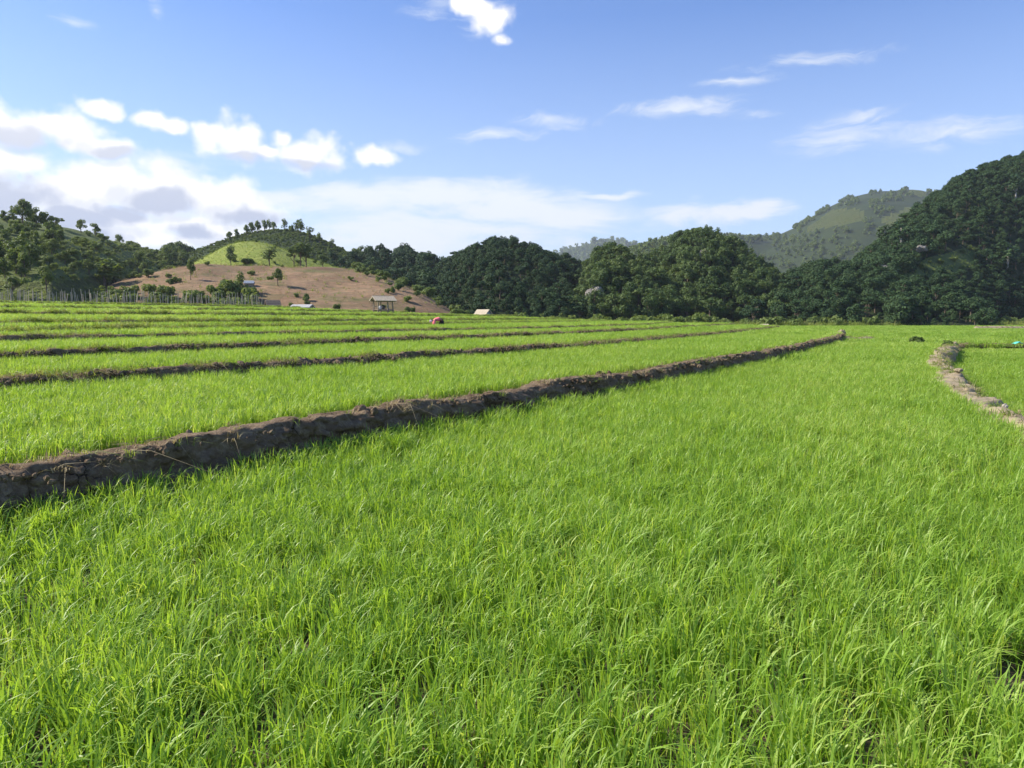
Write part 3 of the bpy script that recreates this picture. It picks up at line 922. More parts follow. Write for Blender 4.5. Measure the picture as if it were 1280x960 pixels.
#@@PART2
# ------------------------------------------------------------------ hills
class Hill:
    def __init__(self, name, label, sky_, ridge, foot, zfoot, back, nu=110, nv=46, p=0.9, amp=2.0, wl=25.0, mat=None, seed=1,
                 cat='hill', jag=0.0, mats=None):
        sp = np.array(sky_, float)
        px = np.linspace(sp[0, 0], sp[-1, 0], nu)
        d = np.concatenate(([0], np.cumsum(np.diff(sp[:, 0]))))
        py = np.interp(px, sp[:, 0], sp[:, 1])
        k = 3
        pys = np.convolve(np.pad(py, k, 'edge'), np.ones(2 * k + 1) / (2 * k + 1), 'valid')
        py = pys

        def fn(q):
            return np.interp(px, [a for a, b in q], [b for a, b in q]) if isinstance(q, (list, tuple)) else np.full(nu, float(q))
        Yr, Yf, zf = fn(ridge), fn(foot), fn(zfoot)
        ab = np.array([ray(a, b) for a, b in zip(px, py)])
        zr = EYE + ab[:, 1] * Yr
        zr = zr + jag * (fbm(px * 0.06, px * 0, seed + 3, 3) - 0.5) * Yr / FPX
        kx = ab[:, 0]
        v = np.linspace(0, 1, nv)[None]
        w = np.linspace(0, 1, nv // 2 + 1)[1:][None]
        ys = Yf[:, None] + (Yr - Yf)[:, None] * v
        g = np.sin(v * PI / 2) ** p if p > 0 else v ** (-p)
        zs = zf[:, None] + (zr - zf)[:, None] * g
        yb = Yr[:, None] + back * w
        zb = zr[:, None] + (-4 - zr[:, None]) * (1 - np.cos(PI * w)) / 2
        Y = np.concatenate([ys, yb], 1)
        Z = np.concatenate([zs, zb], 1)
        X = kx[:, None] * Y
        env = np.concatenate([np.sin(PI * v) ** 0.7, np.sin(PI * w) ** 0.5], 1)
        Z = Z + env * amp * (fbm(X / wl, Y / wl, seed, 4) - 0.5) * 2
        self.co = np.stack([X, Y, Z], -1)
        self.px, self.nv = px, nv
        self.kx = kx
        me = mesh_np(name, self.co.reshape(-1, 3), grid_faces(nu, self.co.shape[1]), mat)
        self.o = tag(link(name, me), label, cat, kind='structure')
        # projected photo row of every front vertex
        f = self.co[:, :nv]
        b = (f[..., 2] - EYE) / f[..., 1]
        self.py = CY - FPX * np.tan(np.arctan(b) + TH)

    def surf(self, px, py):
        """point of the front slope seen at this photo pixel"""
        i = np.clip(np.interp(px, self.px, np.arange(len(self.px))), 0, len(self.px) - 1.001)
        a, t = int(i), i - int(i)
        pyc = self.py[a] * (1 - t) + self.py[a + 1] * t
        C = self.co[a, :self.nv] * (1 - t) + self.co[a + 1, :self.nv] * t
        hit = np.nonzero(pyc <= py)[0]
        j = hit[0] if len(hit) else self.nv - 1
        if j == 0 or not len(hit):
            return Vector(C[j])
        q = (pyc[j - 1] - py) / max(pyc[j - 1] - pyc[j], 1e-6)
        return Vector(C[j - 1] * (1 - q) + C[j] * q)

    def points(self, spacing, mask=None, back=0.25, rng_=None, pxr=(-90, 1370)):
        r = rng_ or rs
        nj = self.nv + int(back * self.nv / 2)
        co = self.co[:, :nj]
        a, b, c, d = co[:-1, :-1], co[1:, :-1], co[1:, 1:], co[:-1, 1:]
        area = 0.5 * np.linalg.norm(np.cross((c - a)[..., :3], (d - b)[..., :3]), axis=-1)
        cnt = r.poisson(area * 2.2 / spacing ** 2)
        idx = np.repeat(np.arange(cnt.size), cnt.ravel())
        u, v = r.uniform(size=len(idx))[:, None], r.uniform(size=len(idx))[:, None]
        A, B, C, D = (q.reshape(-1, 3)[idx] for q in (a, b, c, d))
        P = A * (1 - u) * (1 - v) + B * u * (1 - v) + C * u * v + D * (1 - u) * v
        # thin out what stands too close (on a grid hash)
        key = set()
        keep = np.zeros(len(P), bool)
        grid = {}
        for n in r.permutation(len(P)):
            x, y = P[n, 0], P[n, 1]
            ci, cj = int(x // spacing), int(y // spacing)
            ok = True
            for ii in (-1, 0, 1):
                for jj in (-1, 0, 1):
                    for (qx, qy) in grid.get((ci + ii, cj + jj), ()):
                        if (qx - x) ** 2 + (qy - y) ** 2 < (spacing * 0.75) ** 2:
                            ok = False
                            break
                    if not ok:
                        break
                if not ok:
                    break
            if ok:
                grid.setdefault((ci, cj), []).append((x, y))
                keep[n] = True
        P = P[keep]
        pxs, pys = project(P)
        k = (pxs > pxr[0]) & (pxs < pxr[1])
        if mask is not None:
            k &= mask(pxs, pys)
        return P[k]


def project(P):
    x, y, z = P[:, 0], P[:, 1], P[:, 2] - EYE
    f = y * math.cos(TH) - z * math.sin(TH)
    u = y * math.sin(TH) + z * math.cos(TH)
    return CX + FPX * x / f, CY - FPX * u / f


def inpoly(px, py, poly):
    ins = np.zeros(px.shape, bool)
    n = len(poly)
    for i in range(n):
        x0, y0 = poly[i]
        x1, y1 = poly[(i + 1) % n]
        c = ((y0 > py) != (y1 > py)) & (px < (x1 - x0) * (py - y0) / ((y1 - y0) or 1e-9) + x0)
        ins ^= c
    return ins


def two_zone(name, label, *a, zone=None, mats=None, **kw):
    """a hill whose faces inside the outline carry the second ground cover"""
    h = Hill(name, label, *a, mat=mats[0], **kw)
    me = h.o.data
    for m in mats[1:]:
        me.materials.append(m)
    nu, nvt = h.co.shape[:2]
    c = (h.co[:-1, :-1] + h.co[1:, 1:]) / 2
    P = c.reshape(-1, 3)
    qx, qy = project(P)
    front = np.tile(np.arange(nvt - 1) < h.nv - 1, nu - 1)
    mi = np.zeros(len(P), np.int32)
    for k, poly in enumerate(zone):
        mi[inpoly(qx, qy, poly) & front] = k + 1
    me.polygons.foreach_set('material_index', mi)
    return h


H_FAR = Hill('hill', 'bluish hazy hill farthest away between the dark hills',
             [(640, 400), (670, 337), (700, 320), (718, 316), (740, 309), (757, 305), (775, 307), (795, 315), (825, 325), (860, 347), (900, 400)],
             2700, 1900, 0, 900, 70, 24, 0.9, 20, 200, M_FOREST, 3)
H_PEAK = two_zone('mountain', 'high sunlit mountain with bare grassy patches behind the right hill',
                  [(800, 400), (850, 342), (880, 312), (900, 306), (925, 303), (950, 308), (972, 303), (1000, 289), (1030, 272), (1060, 259), (1100, 252), (1150, 248), (1172, 252), (1200, 264), (1260, 292), (1330, 342), (1400, 400)],
                  1500, [(800, 700), (1400, 700)], 0, 700, 110, 60, 0.95, 22, 160,
                  zone=[[(1005, 288), (1040, 262), (1075, 260), (1085, 272), (1060, 280), (1010, 290)],
                        [(1132, 238), (1150, 235), (1170, 238), (1150, 246)], [(1100, 272), (1140, 258), (1150, 265), (1110, 285)]],
                  mats=[M_FOREST, M_PASTURE, M_PASTURE, M_PASTURE], seed=5, cat='mountain')
H_MIDB = Hill('hill', 'greenish wooded hill behind the rocky knoll, left of its summit',
              [(740, 400), (765, 343), (782, 323), (800, 315), (820, 310), (842, 309), (862, 313), (885, 323), (910, 343), (940, 400)],
              800, 480, 0, 300, 60, 26, 0.9, 8, 80, M_FOREST, 8)
H_LEFT = two_zone('hill', 'sunlit wooded hill at the left edge behind the fence',
                  [(-160, 274), (-60, 280), (0, 286), (40, 294), (70, 297), (110, 303), (150, 311), (185, 317), (220, 323), (260, 328), (300, 336), (340, 357), (380, 390)],
                  [(-160, 230), (100, 260), (250, 285), (380, 285)], [(-160, 92), (60, 94), (120, 118), (170, 165), (250, 205), (380, 220)], [(-160, 2.6), (110, 3.2), (200, 5), (380, 5)], 120, 120, 50, 0.85, 2.6, 26,
                  zone=[[(85, 350), (130, 343), (160, 349), (150, 382), (20, 390), (-80, 390), (-80, 362), (20, 354)]],
                  mats=[M_SCRUB, M_PASTURE], seed=11)
H_CONE = Hill('hill', 'cone shaped hill with a row of small trees along its crest',
              [(120, 395), (180, 350), (225, 322), (262, 310), (280, 303), (300, 296), (330, 291), (352, 290), (380, 294), (400, 302), (420, 312), (440, 322),
               (470, 329), (500, 331), (525, 334), (560, 345), (600, 370), (640, 398)],
              [(120, 280), (350, 300), (640, 300)], [(120, 200), (640, 150)], 1.0, 120, 110, 46, 0.95, 2.5, 30, M_CONE, 17)
H_GREEN = Hill('hillside', 'bright green grassy knoll on the side of the cone shaped hill',
               [(215, 345), (245, 329), (262, 320), (280, 309), (300, 303), (325, 303), (350, 311), (380, 323), (415, 334), (440, 342), (470, 362)],
               [(215, 205), (470, 205)], [(215, 150), (470, 150)], 4.0, 60, 80, 30, 0.9, 1.0, 20, M_MEADOW, 23, cat='hillside')
H_BROWN = Hill('hillside', 'brown cleared hillside with dry furrows below the green knoll',
               [(60, 394), (100, 372), (150, 354), (185, 345), (215, 338), (245, 333), (300, 337), (360, 337), (400, 336), (445, 338), (475, 345), (500, 356),
                (530, 371), (562, 388), (585, 397)],
               [(60, 140), (245, 172), (445, 172), (585, 128)], [(60, 100), (300, 106), (585, 108)], [(60, 2.2), (300, 1.6), (585, 0.6)], 50, 150, 56, 0.95,
               1.1, 14, M_FALLOW, 29, cat='hillside')
H_DARK = Hill('hill', 'dark shaded wooded hill in the middle with a row of trees on top',
              [(420, 398), (470, 371), (520, 359), (550, 349), (580, 328), (605, 319), (630, 316), (660, 324), (690, 330), (712, 337), (728, 344), (745, 369), (760, 398)],
              [(420, 240), (760, 230)], [(420, 150), (590, 126), (760, 150)], 0.2, 90, 100, 44, 1.0, 2.2, 24, M_FOREST, 31)
H_KN1 = Hill('hill', 'lower left lobe of the rocky wooded knoll in the centre right',
             [(700, 400), (722, 376), (732, 350), (745, 331), (770, 326), (800, 343), (830, 355), (870, 391), (895, 400)],
             205, [(700, 148), (895, 150)], -0.2, 60, 70, 40, 0.75, 2.5, 14, M_FOREST, 37)
H_KN2 = Hill('hill', 'rocky wooded knoll with a rounded top in the centre right',
             [(760, 400), (780, 358), (800, 349), (820, 340), (840, 328), (858, 311), (875, 308), (895, 312), (920, 324), (950, 343), (975, 363), (1000, 396), (1020, 400)],
             [(760, 235), (1020, 225)], [(760, 160), (1020, 155)], -0.2, 80, 100, 46, 0.7, 3.5, 18, M_FOREST, 41)
H_RLOW = Hill('hill', 'low dark wooded rise between the knoll and the right hill',
              [(930, 400), (965, 377), (985, 361), (1005, 350), (1040, 343), (1075, 347), (1120, 343), (1180, 355), (1240, 398)],
              230, [(930, 150), (1240, 140)], -0.2, 100, 80, 36, 0.85, 2.5, 24, M_FOREST, 43)
H_RIGHT = two_zone('hill', 'big steep dark forest hill at the right edge',
                   [(990, 398), (1030, 362), (1070, 344), (1092, 326), (1112, 303), (1140, 278), (1170, 259), (1200, 241), (1240, 224), (1280, 213), (1340, 200), (1420, 190), (1560, 210), (1700, 270), (1800, 398)],
                   [(990, 250), (1100, 262), (1280, 335), (1800, 520)], [(990, 150), (1100, 152), (1280, 190), (1800, 330)], -0.2, 160, 140, 56, 0.95, 5, 40,
                   zone=[[(1118, 356), (1160, 322), (1215, 306), (1222, 332), (1165, 362)], [(1052, 404), (1078, 352), (1112, 352), (1160, 384), (1156, 404)]],
                   mats=[M_FOREST, M_SCRUB, M_SCRUB], seed=47)


# ------------------------------------------------------------------ trees
def tree_src(kind, seed, leafmat, barkmat, leaf=0.05, dens=70, parts=True):
    """unit-height tree: returns trunk mesh and crown mesh"""
    r = np.random.default_rng(seed)
    lob = []
    if kind == 'round':
        for i in range(11):
            a, q = r.uniform(0, 2 * PI), 0.26 * math.sqrt(r.uniform())
            z = r.uniform(0.42, 0.84)
            q *= 1.15 - abs(z - 0.6) * 1.4
            lob.append((q * math.cos(a), q * math.sin(a), z, r.uniform(0.12, 0.19), 0.85))
        lob.append((0, 0, 0.86, 0.13, 0.9))
    elif kind == 'full':          # crown down to the ground, as in a closed forest
        for i in range(13):
            a, q = r.uniform(0, 2 * PI), 0.30 * math.sqrt(r.uniform())
            z = r.uniform(0.18, 0.85)
            q *= 1.2 - abs(z - 0.5) * 1.3
            lob.append((q * math.cos(a), q * math.sin(a), z, r.uniform(0.13, 0.20), 0.9))
        lob.append((0, 0, 0.88, 0.12, 0.9))
    elif kind == 'slim':
        for i in range(8):
            a, q = r.uniform(0, 2 * PI), 0.10 * math.sqrt(r.uniform())
            z = 0.40 + 0.52 * (i + r.uniform()) / 8
            lob.append((q * math.cos(a), q * math.sin(a), z, r.uniform(0.075, 0.125) * (1.1 - abs(z - 0.62)), 1.2))
    elif kind == 'open':          # layered crown on long limbs
        for i in range(9):
            a, q = r.uniform(0, 2 * PI), r.uniform(0.10, 0.36)
            z = r.uniform(0.58, 0.90)
            lob.append((q * math.cos(a), q * math.sin(a), z, r.uniform(0.10, 0.16), 0.5))
        lob.append((0, 0, 0.92, 0.15, 0.5))
    elif kind == 'spire':
        for i in range(10):
            z = 0.14 + 0.8 * i / 9
            q = 0.16 * (1.02 - z) * math.sqrt(r.uniform()) * 1.5
            a = r.uniform(0, 2 * PI)
            lob.append((q * math.cos(a), q * math.sin(a), z, 0.07 + 0.13 * (1 - z), 1.1))
    elif kind == 'bush':
        for i in range(8):
            a, q = r.uniform(0, 2 * PI), 0.42 * math.sqrt(r.uniform())
            lob.append((q * math.cos(a), q * math.sin(a), r.uniform(0.25, 0.7), r.uniform(0.22, 0.34), 0.85))
    V, F, A = [], [], []
    for (x, y, z, rad, sq) in lob:
        lr = r.uniform()
        n = int(dens * (rad / 0.15) ** 2)
        d = r.normal(size=(n, 3))
        d /= np.linalg.norm(d, axis=1)[:, None]
        rr = rad * r.uniform(0.45, 1.12, n) ** 0.6
        P = d * rr[:, None] * (1, 1, sq) + (x, y, z)
        nrm = d + r.normal(0, 0.55, (n, 3)) + (0, 0, 0.35)
        nrm /= np.linalg.norm(nrm, axis=1)[:, None]
        t = np.cross(nrm, r.normal(size=(n, 3)))
        t /= np.linalg.norm(t, axis=1)[:, None]
        b = np.cross(nrm, t)
        s = leaf * r.uniform(0.6, 1.25, n)[:, None]
        b0 = len(V) if not V else sum(len(q) for q in V)
        Q = np.stack([P - t * s, P - b * s * 0.62 - nrm * s * 0.15, P + t * s, P + b * s * 0.62 - nrm * s * 0.15], 1).reshape(-1, 3)
        V.append(Q)
        F.append(b0 + np.arange(n * 4).reshape(n, 4))
        A.append(np.repeat(np.clip(0.55 * lr + 0.45 * r.uniform(size=n), 0, 1), 4))
    crown = mesh_np('crown', np.concatenate(V), np.concatenate(F), leafmat, False, {'rnd': ('FLOAT', np.concatenate(A))})
    mb = MB()
    tr = {'slim': 0.016, 'open': 0.026, 'round': 0.026, 'full': 0.02, 'spire': 0.02, 'bush': 0.03}[kind]
    top = {'bush': 0.4, 'open': 0.7}.get(kind, 0.8)
    bend = r.normal(0, 0.02, 2)
    mb.tube([(0, 0, -0.06), (bend[0], bend[1], top * 0.35), (bend[0] * 0.4, bend[1], top * 0.7), (0, 0, top)],
            [tr * 1.4, tr, tr * 0.75, tr * 0.3], 6)
    for (x, y, z, rad, sq) in lob[:7]:
        z0 = max(z - 0.22 - 0.25 * math.hypot(x, y), 0.12)
        mb.tube([(bend[0] * 0.5, bend[1] * 0.5, z0), (x * 0.55, y * 0.55, z0 + (z - z0) * 0.5), (x, y, z)], [tr * 0.5, tr * 0.36, tr * 0.12], 4, False)
    trunk = mb.mesh('trunk', barkmat, True)
    return trunk, crown


def joined(name, kind, seed, leafmat, barkmat, leaf, dens):
    t, c = tree_src(kind, seed, leafmat, barkmat, leaf, dens)
    n0, n1 = len(t.vertices), len(c.vertices)
    V = np.zeros((n0 + n1, 3), np.float32)
    b = np.zeros(n0 * 3, np.float32)
    t.vertices.foreach_get('co', b)
    V[:n0] = b.reshape(-1, 3)
    b = np.zeros(n1 * 3, np.float32)
    c.vertices.foreach_get('co', b)
    V[n0:] = b.reshape(-1, 3)
    q = np.array([tuple(p.vertices) for p in t.polygons if len(p.vertices) == 4])
    f = np.arange(n1).reshape(-1, 4) + n0
    a = np.zeros(n1, np.float32)
    c.attributes['rnd'].data.foreach_get('value', a)
    me = mesh_np(name, V, [q, f], leafmat, False, {'rnd': ('FLOAT', np.concatenate([np.full(n0, 0.5), a]))})
    me.materials.append(barkmat)
    me.polygons.foreach_set('material_index', np.concatenate([np.ones(len(q)), np.zeros(len(f))]).astype(np.int32))
    bpy.data.meshes.remove(t)
    bpy.data.meshes.remove(c)
    return unlinked(name, me)


F_LIT = [joined('forest_tree', k, 100 + i, M_LEAF, M_BARK, 0.05, 62) for i, k in enumerate(['full', 'full', 'round', 'full', 'open', 'full', 'spire'])]
F_SHADE = [joined('forest_tree', k, 130 + i, M_LEAF_SHADE, M_BARK, 0.042, 85) for i, k in enumerate(['full', 'full', 'round', 'full', 'full', 'open'])]
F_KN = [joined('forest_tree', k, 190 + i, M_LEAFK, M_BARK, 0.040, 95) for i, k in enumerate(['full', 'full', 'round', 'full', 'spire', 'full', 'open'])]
F_FAR = [joined('far_tree', 'full', 160 + i, M_LEAFF, M_BARK, 0.13, 12) for i in range(4)]
F_BUSH = [joined('bush', 'bush', 170 + i, M_LEAF3, M_BARK, 0.10, 26) for i in range(4)]
F_BUSHD = [joined('bush', 'bush', 180 + i, M_LEAF, M_BARK, 0.10, 26) for i in range(4)]


def wood(hill, label, spacing, h, src, key, mask=None, back=0.25, hv=0.3, cat='trees', name='forest'):
    P = hill.points(spacing, mask, back)
    n = len(P)
    patch = 0.75 + 0.6 * fbm(P[:, 0] / 22, P[:, 1] / 22, 5, 3)
    s = h * patch * np.clip(rs.normal(1, hv, n), 0.5, 1.7)
    sx = s * rs.uniform(0.85, 1.25, n)
    scatter(name, label, cat, P, src, key, np.stack([sx, sx, s], 1), 0.05)
    return n


KEEP = {}
NTREE = 0
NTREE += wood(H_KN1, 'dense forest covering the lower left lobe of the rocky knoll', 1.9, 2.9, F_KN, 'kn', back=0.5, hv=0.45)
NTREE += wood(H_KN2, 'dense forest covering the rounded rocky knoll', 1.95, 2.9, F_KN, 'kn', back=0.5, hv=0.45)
NTREE += wood(H_RLOW, 'dark forest on the low rise beside the right hill', 2.1, 2.7, F_SHADE, 'dark', hv=0.45)
NTREE += wood(H_RIGHT, 'dark forest covering the big right hill', 2.15, 2.7, F_SHADE, 'dark', hv=0.45,
              mask=lambda x, y: ~(inpoly(x, y, [(1118, 356), (1160, 322), (1215, 306), (1222, 332), (1165, 362)])
                                  | inpoly(x, y, [(1052, 404), (1078, 352), (1112, 352), (1160, 384), (1156, 404)])))
NTREE += wood(H_DARK, 'shaded forest covering the dark middle hill', 2.0, 2.2, F_SHADE, 'dark', hv=0.45)
NTREE += wood(H_CONE, 'dark bushes and small trees on the cone shaped hill', 1.7, 0.75, F_BUSHD, 'bushd',
              mask=lambda x, y: (x < 440) | (fbm(x / 25, y / 25, 3) > 0.5))
NTREE += wood(H_CONE, 'shaded wood on the right flank of the cone shaped hill', 3.4, 3.8, F_SHADE, 'dark',
              mask=lambda x, y: (x > 405) & (y > 330 + 0.0 * x) & (y > 322 + (470 - np.minimum(x, 470)) * 0.2))
NTREE += wood(H_LEFT, 'sunlit wood on the left hill', 2.5, 2.6, F_LIT, 'lit', hv=0.4,
              mask=lambda x, y: (x < 62 + (350 - y) * 0.30) & (y < 352) & (y > 296) & (fbm(x / 18, y / 14, 41) > 0.40) | ((x > 205) & (y < 334) & (y > 320)))
wood(H_LEFT, 'low bushes and scrub all over the left hill', 1.9, 0.85, F_BUSH, 'bush', cat='bushes', name='scrub',
     mask=lambda x, y: (fbm(x / 14, y / 10, 29) > 0.47) & ((y < 350) | (fbm(x / 14, y / 10, 59) > 0.58)))
PB = H_LEFT.points(1.3, lambda x, y: (x < 200) & (y > 300), 0.0)
scatter('grass', 'rough grass on the open parts of the left hill', 'grass', PB, WEED, 'weed', rs.uniform(2, 4.5, len(PB)), 0.3)
wood(H_LEFT, 'darker bushes between the trees of the left hill', 2.2, 0.9, F_BUSHD, 'bushd', cat='bushes', name='scrub',
     mask=lambda x, y: (y < 345) & (fbm(x / 14, y / 10, 22) > 0.54))
wood(H_GREEN, 'small light green shrubs dotted over the grassy knoll', 8.0, 0.7, F_BUSH, 'bush', cat='bushes', name='scrub', back=0.0)
wood(H_BROWN, 'small green shrubs dotted over the brown hillside', 6.5, 0.7, F_BUSH, 'bush', cat='bushes', name='scrub', back=0.0,
     mask=lambda x, y: (fbm(x / 20, y / 9, 33) > 0.52))
wood(H_BROWN, 'green bushes over the lower left end of the brown hillside', 2.0, 1.25, F_BUSH, 'bush', cat='bushes', name='scrub', back=0.0,
     mask=lambda x, y: (y > 366) & (x < 320) & (fbm(x / 12, y / 8, 83) > 0.45))
wood(H_BROWN, 'dark bushes over the lower left end of the brown hillside', 2.4, 1.3, F_BUSHD, 'bushd', cat='bushes', name='scrub', back=0.0,
     mask=lambda x, y: (y > 364) & (x < 330) & (fbm(x / 12, y / 8, 85) > 0.50))
PB = H_BROWN.points(1.5, lambda x, y: fbm(x / 14, y / 5, 61) > 0.50, 0.0)
scatter('dry_grass', 'dry tufts and cut stalks littering the brown hillside', 'dry grass', PB, DRY, 'dry', rs.uniform(2.0, 5.0, len(PB)), 0.35)
PB = H_BROWN.points(2.0, lambda x, y: fbm(x / 16, y / 7, 71) > 0.50, 0.0)
scatter('weeds', 'low green weeds coming up over the brown hillside', 'weeds', PB, WEED, 'weed', rs.uniform(2.0, 4.5, len(PB)), 0.35)
PB = H_GREEN.points(1.1, None, 0.0)
scatter('grass', 'tufts of bright grass on the green knoll', 'grass', PB, WEED, 'weed', rs.uniform(1.5, 3.5, len(PB)), 0.3)
wood(H_BROWN, 'bushes along the edges of the brown hillside', 3.6, 1.15, F_BUSHD, 'bushd', cat='bushes', name='scrub', back=0.0,
     mask=lambda x, y: ((y > 372) & (x < 250)) | ((x > 440) & (y < (x - 440) * 0.42 + 340)))
wood(H_RIGHT, 'scrub on the clearings of the right hill', 4.0, 1.0, F_BUSHD, 'bushd', cat='bushes', name='scrub', back=0.0,
     mask=lambda x, y: (inpoly(x, y, [(1118, 356), (1160, 322), (1215, 306), (1222, 332), (1165, 362)])
                        | inpoly(x, y, [(1052, 404), (1078, 352), (1112, 352), (1160, 384), (1156, 404)])))
PB = H_RIGHT.points(1.6, lambda x, y: (inpoly(x, y, [(1118, 356), (1160, 322), (1215, 306), (1222, 332), (1165, 362)]) | inpoly(x, y, [(1052, 404), (1078, 352), (1112, 352), (1160, 384), (1156, 404)])), 0.0)
scatter('grass', 'tall grass on the two clearings of the right hill', 'grass', PB, WEED, 'weed', rs.uniform(3, 7, len(PB)), 0.3)
wood(H_MIDB, 'distant forest on the greenish hill behind the knoll', 6.0, 5.5, F_FAR, 'far')
PATCHES = [[(1000, 290), (1040, 260), (1078, 258), (1090, 272), (1060, 282), (1010, 294)], [(1130, 240), (1150, 230), (1172, 236), (1150, 248)],
           [(1095, 274), (1140, 256), (1155, 264), (1110, 288)]]
wood(H_PEAK, 'distant forest on the high mountain', 8.5, 5.5, F_FAR, 'far', back=0.15,
     mask=lambda x, y: ~(inpoly(x, y, PATCHES[0]) | inpoly(x, y, PATCHES[1]) | inpoly(x, y, PATCHES[2])) & (fbm(x / 12, y / 8, 12) > 0.46))
wood(H_FAR, 'far forest on the hazy bluish hill', 24.0, 18.0, F_FAR, 'far', back=0.1)
# belts where the fields end
def belt(label, pts, spacing, h, src, key, w=3.0):
    ln = smooth_line(pts, spacing)
    P = np.repeat(ln, 2, 0) + rs.normal(0, w, (2 * len(ln), 2))
    P = np.concatenate([P, np.full((len(P), 1), -0.15)], 1)
    s = h * rs.uniform(0.5, 1.4, len(P))
    scatter('scrub', label, 'bushes', P, src, key, s, 0.05)


belt('strip of low bushes where the right fields meet the dark hill', [(30, 142), (60, 146), (88, 158), (120, 180)], 1.6, 1.8, F_BUSHD, 'bushd')
belt('strip of low bushes where the fields meet the knoll', [(4, 138), (20, 142), (34, 144)], 1.6, 2.2, F_BUSH, 'bush')

def grass_belt(label, pts, n, h, w):
    ln = smooth_line(pts, 0.5)
    P = ln[rs.integers(0, len(ln), n)] + rs.normal(0, w, (n, 2))
    P = np.concatenate([P, np.full((n, 1), -0.1)], 1)
    scatter('grass', label, 'grass', P, WEED, 'weed', h * rs.uniform(0.5, 1.5, n), 0.25)


grass_belt('tall rough grass at the far edge of the right fields', [(24, 140), (60, 143), (90, 154), (125, 178)], 2600, 6.0, 2.0)
grass_belt('tall rough grass at the far field edge below the knoll', [(0, 134), (14, 138), (26, 140)], 700, 6.0, 2.0)

# single trees: every kind is one trunk and one crown mesh, copied
VAR = {}
for kind in ('round', 'slim', 'open', 'spire', 'bush', 'full'):
    VAR[kind] = [tree_src(kind, 300 + 7 * i + len(kind), M_LEAF, M_BARK, 0.042 if kind != 'bush' else 0.09, 95 if kind != 'bush' else 40) for i in range(4)]
VAR['pale'] = [(tree_src('slim', 400 + i, M_LEAF_SHADE, M_PALEBARK, 0.04, 80)) for i in range(2)]
VAR['shrub'] = [tree_src('bush', 440 + i, M_LEAF3, M_BARK, 0.09, 40) for i in range(3)]
VAR['knoll'] = [tree_src(k, 480 + i, M_LEAFK, M_BARK, 0.038, 110) for i, k in enumerate(['full', 'full', 'round', 'full'])]
VAR['dark'] = [tree_src('full', 460 + i, M_LEAF_SHADE, M_BARK, 0.045, 80) for i in range(4)]


def tree(base, h, kind, label, group=None, k=None, name=None, wide=1.0):
    nm = name or {'bush': 'bush', 'shrub': 'bush'}.get(kind, 'tree')
    v = VAR[kind]
    tm, cm = v[(k if k is not None else rs.integers(0, 99)) % len(v)]
    o = thing(nm, label, 'bush' if nm == 'bush' else 'tree', base, rs.uniform(0, 2 * PI), group)
    o.scale = (h * wide, h * wide, h)
    link('trunk', tm, o)
    link('crown', cm, o)
    return o


def put(hill, px, py, hpx, kind, label, group=None, wide=1.0):
    p = hill.surf(px, py)
    return tree(p - Vector((0, 0, 0.1)), hpx / FPX * p.y * 1.04, kind, label, group, wide=wide)


ORD = ['first', 'second', 'third', 'fourth', 'fifth', 'sixth', 'seventh', 'eighth', 'ninth', 'tenth', 'eleventh', 'twelfth', 'thirteenth', 'fourteenth',
       'fifteenth', 'sixteenth', 'seventeenth', 'eighteenth']
G = 'trees along the crest of the cone hill'
for i, (x, y, h, k, w) in enumerate([(287, 303, 12, 'round', 1), (296, 299, 11, 'round', 1), (308, 296, 13, 'round', .9), (315, 295, 15, 'round', .9), (322, 293, 15, 'round', .9),
                                     (331, 292, 15, 'slim', 1.6), (337, 291, 14, 'slim', 1.6), (343, 291, 12, 'round', .8), (356, 290, 14, 'slim', 2.0), (365, 291, 8, 'bush', .8),
                                     (371, 293, 15, 'slim', 1.8), (376, 294, 18, 'slim', 2.0), (387, 299, 14, 'slim', 2.2), (399, 305, 12, 'slim', 2), (414, 313, 12, 'slim', 2)]):
    put(H_CONE, x, y, h + 2, k, '%s dark small tree from the left on the cone hill crest' % ORD[i], G, w * 0.78)
G = 'trees along the low saddle right of the cone hill'
for i, (x, y, h, k, w) in enumerate([(432, 330, 12, 'round', 1.1), (445, 326, 16, 'round', .9), (453, 327, 20, 'round', .9), (465, 329, 12, 'round', 1), (477, 330, 15, 'slim', 1.7), (491, 334, 12, 'round', 1),
                                     (500, 334, 9, 'bush', .9), (525, 336, 12, 'round', 1), (543, 334, 14, 'round', 1.1), (562, 327, 13, 'slim', 2)]):
    put(H_CONE if x < 530 else H_DARK, x, y, h, k, '%s tree from the left on the saddle right of the cone hill' % ORD[i], G, w)
G = 'trees along the crest of the left hill'
names = ['tall open-crowned tree, biggest on the left hill skyline', 'open-crowned tree just right of the biggest one on the left hill skyline',
         'dense dark tree right of the open-crowned pair on the left hill', 'low spreading tree farther right of the open-crowned pair, left hill skyline',
         'rounded dark tree at the left picture edge on the left hill skyline', 'slim pale-trunked tree left of the biggest tree, left hill skyline',
         'rounded tree standing apart on the left hill crest above the first fence half', 'second rounded tree standing apart on the left hill crest',
         'upright oval tree, third standing apart on the left hill crest', 'small rounded tree, last standing apart on the left hill crest']
for i, (x, y, h, k, w) in enumerate([(30, 285, 35, 'round', .95), (47, 286, 27, 'round', .95), (59, 287, 22, 'round', 1), (71, 286, 14, 'open', 1.4), (5, 276, 13, 'round', 1.1), (17, 278, 18, 'slim', 1.8),
                                     (102, 291, 17, 'round', 1), (120, 295, 16, 'round', 1), (150, 300, 18, 'round', .75), (167, 303, 12, 'round', 1.2)]):
    put(H_LEFT, x, y, h, k, names[i], G, w)
G = 'trees in the gap between the left hill and the cone hill'
